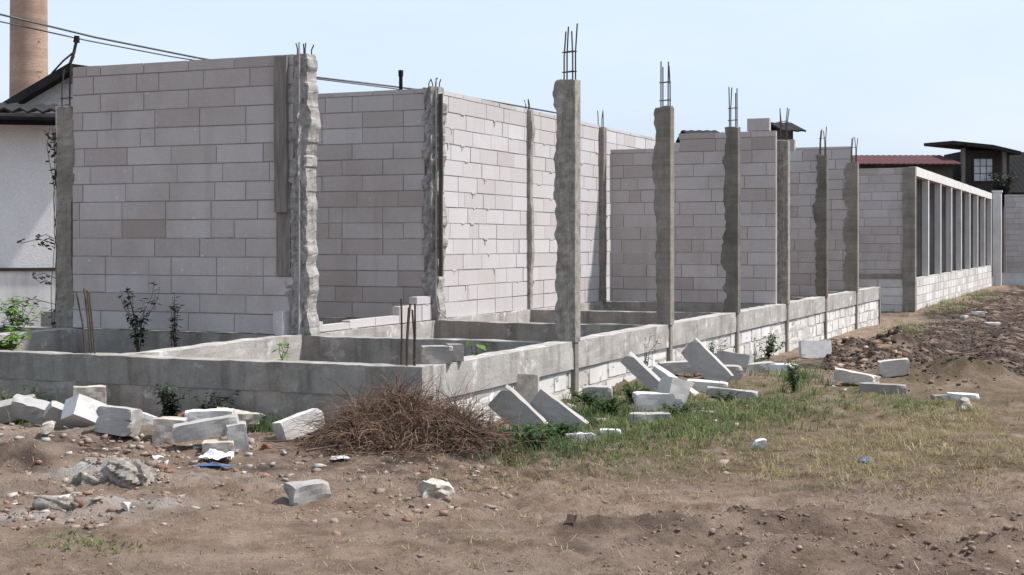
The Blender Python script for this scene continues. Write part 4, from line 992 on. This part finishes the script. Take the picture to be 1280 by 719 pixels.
# low-pitched dark roofs peeping over the walls
def roofed(label, u0, u1, v_r, v_e, Y, dep, wallm, roofm, upk=None):
    x0, x1 = px(u0, 0, Y)[0], px(u1, 0, Y)[0]; zr, ze = px(0, v_r, Y+dep/2)[2], px(0, v_e, Y)[2]
    t = thing('house', label, 'house', (0, Y, -.2)); zr += .2; ze += .2
    m_ = MB(); m_.add([(x0+.3, .2, 0), (x1-.3, .2, 0), (x1-.3, dep-.2, 0), (x0+.3, dep-.2, 0), (x0+.3, .2, ze-.04), (x1-.3, .2, ze-.04), (x1-.3, dep-.2, ze-.04), (x0+.3, dep-.2, ze-.04), (x0+.3, dep/2, zr-.08), (x1-.3, dep/2, zr-.08)],
        [(0, 1, 5, 4), (2, 3, 7, 6), (1, 2, 6, 9, 5), (3, 0, 4, 8, 7), (4, 5, 9, 8), (6, 7, 8, 9)]); m_.build('wall', M[wallm], t)
    m_ = MB(); corr(m_, x0, x1, -.2, dep/2, ze-.03, zr, .05, .24, .012); corr(m_, x0, x1, dep+.2, dep/2+.002, ze-.03, zr, .05, .24, .012); m_.build('roof', M[roofm], t)
    return t
roofed('low dark-roofed house peeping over the stepped wall between the second and third columns', 864, 908, 163, 170, 44, 5, 'dark_wall', 'roof_dark')
roofed('dark-roofed house peeping over the walls behind the fourth column', 976, 1006, 153, 162, 42, 4, 'dark_wall', 'roof_dark')
roofed('long house with dark red roof edge behind the far unfinished building', 1068, 1202, 194, 204, 60, 6, 'dark_wall', 'roof_red')
# raised wooden hut
Y = 62; t = thing('wooden_hut', 'dark raised wooden hut with slanting roof and pale window at the far right', 'hut', (0, Y, -.2))
xs = lambda u: px(u, 0, Y)[0]; zz = lambda v: px(0, v, Y)[2]+.2
m_ = MB(); P = [(xs(1183), zz(178)), (xs(1232), zz(183)), (xs(1266), zz(191))]
vs = [];
for (x, z) in P: vs += [(x, -1.0, z), (x, 3.4, z+.2), (x, 3.4, z+.06), (x, -1.0, z-.15)]
m_.add(vs, [(i*4+k, i*4+4+k, i*4+4+(k+1) % 4, i*4+(k+1) % 4) for i in range(2) for k in range(4)]+[(0, 1, 2, 3), (11, 10, 9, 8)]); m_.build('roof', M['roof_dark'], t)
m_ = MB(); m_.box(xs(1206), xs(1262), .02, 3, zz(244), zz(188.5)); m_.build('wall', M['dark_wall'], t)
fr = MB(); fr.box(xs(1215.5), xs(1241), -.06, .0, zz(228), zz(197)); w_ = fr.build('window', M['wood_dark'], t)
m_ = MB()
for i in range(3):
    for k in range(3):
        ux = 1217+i*7.8; vy = 199+k*9.4; m_.box(xs(ux), xs(ux+6.7), -.09, -.062, zz(vy+8.4), zz(vy))
m_.build('pane', M['glass_pale'], w_)
for u in (1197, 1248):
    m_ = MB(); m_.box(xs(u), xs(u)+.16, -.55, -.40, 0, zz(186.5)); m_.build('post', M['wood'], t)
m_ = MB(); m_.box(xs(1193), xs(1264), -.7, 3.2, zz(247), zz(244.2)); m_.build('floor_deck', M['wood_dark'], t)
for u in (1210, 1258):
    m_ = MB(); m_.box(xs(u), xs(u)+.2, .1, .3, 0, zz(247.2)); m_.build('stilt', M['wood_dark'], t)
roofed('dark house roof at the far right edge beyond the wooden hut', 1258, 1400, 190, 240, 66, 9, 'dark_wall', 'black')
leafy('shrub', 'dark scrubby bush hanging over the boundary wall by the pale pillar', 'plant', px(1254, 262, 59), 1.7, .9, 22, 40, .18, 'leaf_dark', 77)

# ------------------------------------------------------------------ light, sky, camera
sun_h = (-(-SA), 0)
az = R(87); el = R(58)
wd = bpy.data.worlds.new('World'); S.world = wd; wd.use_nodes = True; nt = wd.node_tree
sky = nt.nodes.new('ShaderNodeTexSky'); sky.sky_type = 'NISHITA'; sky.sun_disc = False
sky.sun_elevation = el; sky.sun_rotation = az; sky.air_density = 1.0; sky.dust_density = 3.0; sky.ozone_density = 1.0
bg = nt.nodes['Background']; bg.inputs[1].default_value = .138
tcw = N(nt, 'ShaderNodeTexCoord')
veil_n = N(nt, 'ShaderNodeTexNoise'); veil_n.inputs['Scale'].default_value = 2.2; veil_n.inputs['Detail'].default_value = 5; veil_n.inputs['Roughness'].default_value = .55
mpw = N(nt, 'ShaderNodeMapping'); mpw.inputs['Scale'].default_value = (1, 1, 3.5); nt.links.new(tcw.outputs['Generated'], mpw.inputs[0]); nt.links.new(mpw.outputs[0], veil_n.inputs['Vector'])
veil = ramp(nt, veil_n.outputs['Fac'], [(.32, (3.05, 3.65, 4.5)), (.7, (3.75, 4.15, 4.75))])      # thin bright high haze
wm = mix(nt, .74, sky.outputs[0], veil); nt.links.new(wm, bg.inputs[0])
sl = bpy.data.lights.new('sun', 'SUN'); sl.energy = 3.8; sl.angle = R(2.5); sl.color = (1, .955, .905)
so = bpy.data.objects.new('sun', sl); COL.objects.link(so)
from mathutils import Vector
dv = Vector((math.sin(az)*math.cos(el), math.cos(az)*math.cos(el), math.sin(el)))
so.rotation_euler = dv.to_track_quat('Z', 'Y').to_euler(); so.location = (20, -5, 30)
cd = bpy.data.cameras.new('camera'); cam = bpy.data.objects.new('camera', cd); COL.objects.link(cam)
cam.location = (0, 0, ZC); cam.rotation_euler = (R(90), 0, 0)
cd.sensor_width = 36; cd.lens = 36*F/1280; cd.shift_y = -(359.5-HOR)/1280; cd.clip_end = 4000; cd.clip_start = .1
S.camera = cam
vs_ = S.view_settings; vs_.view_transform = 'Standard'; vs_.look = 'None'; vs_.gamma = 1; vs_.exposure = 0.75
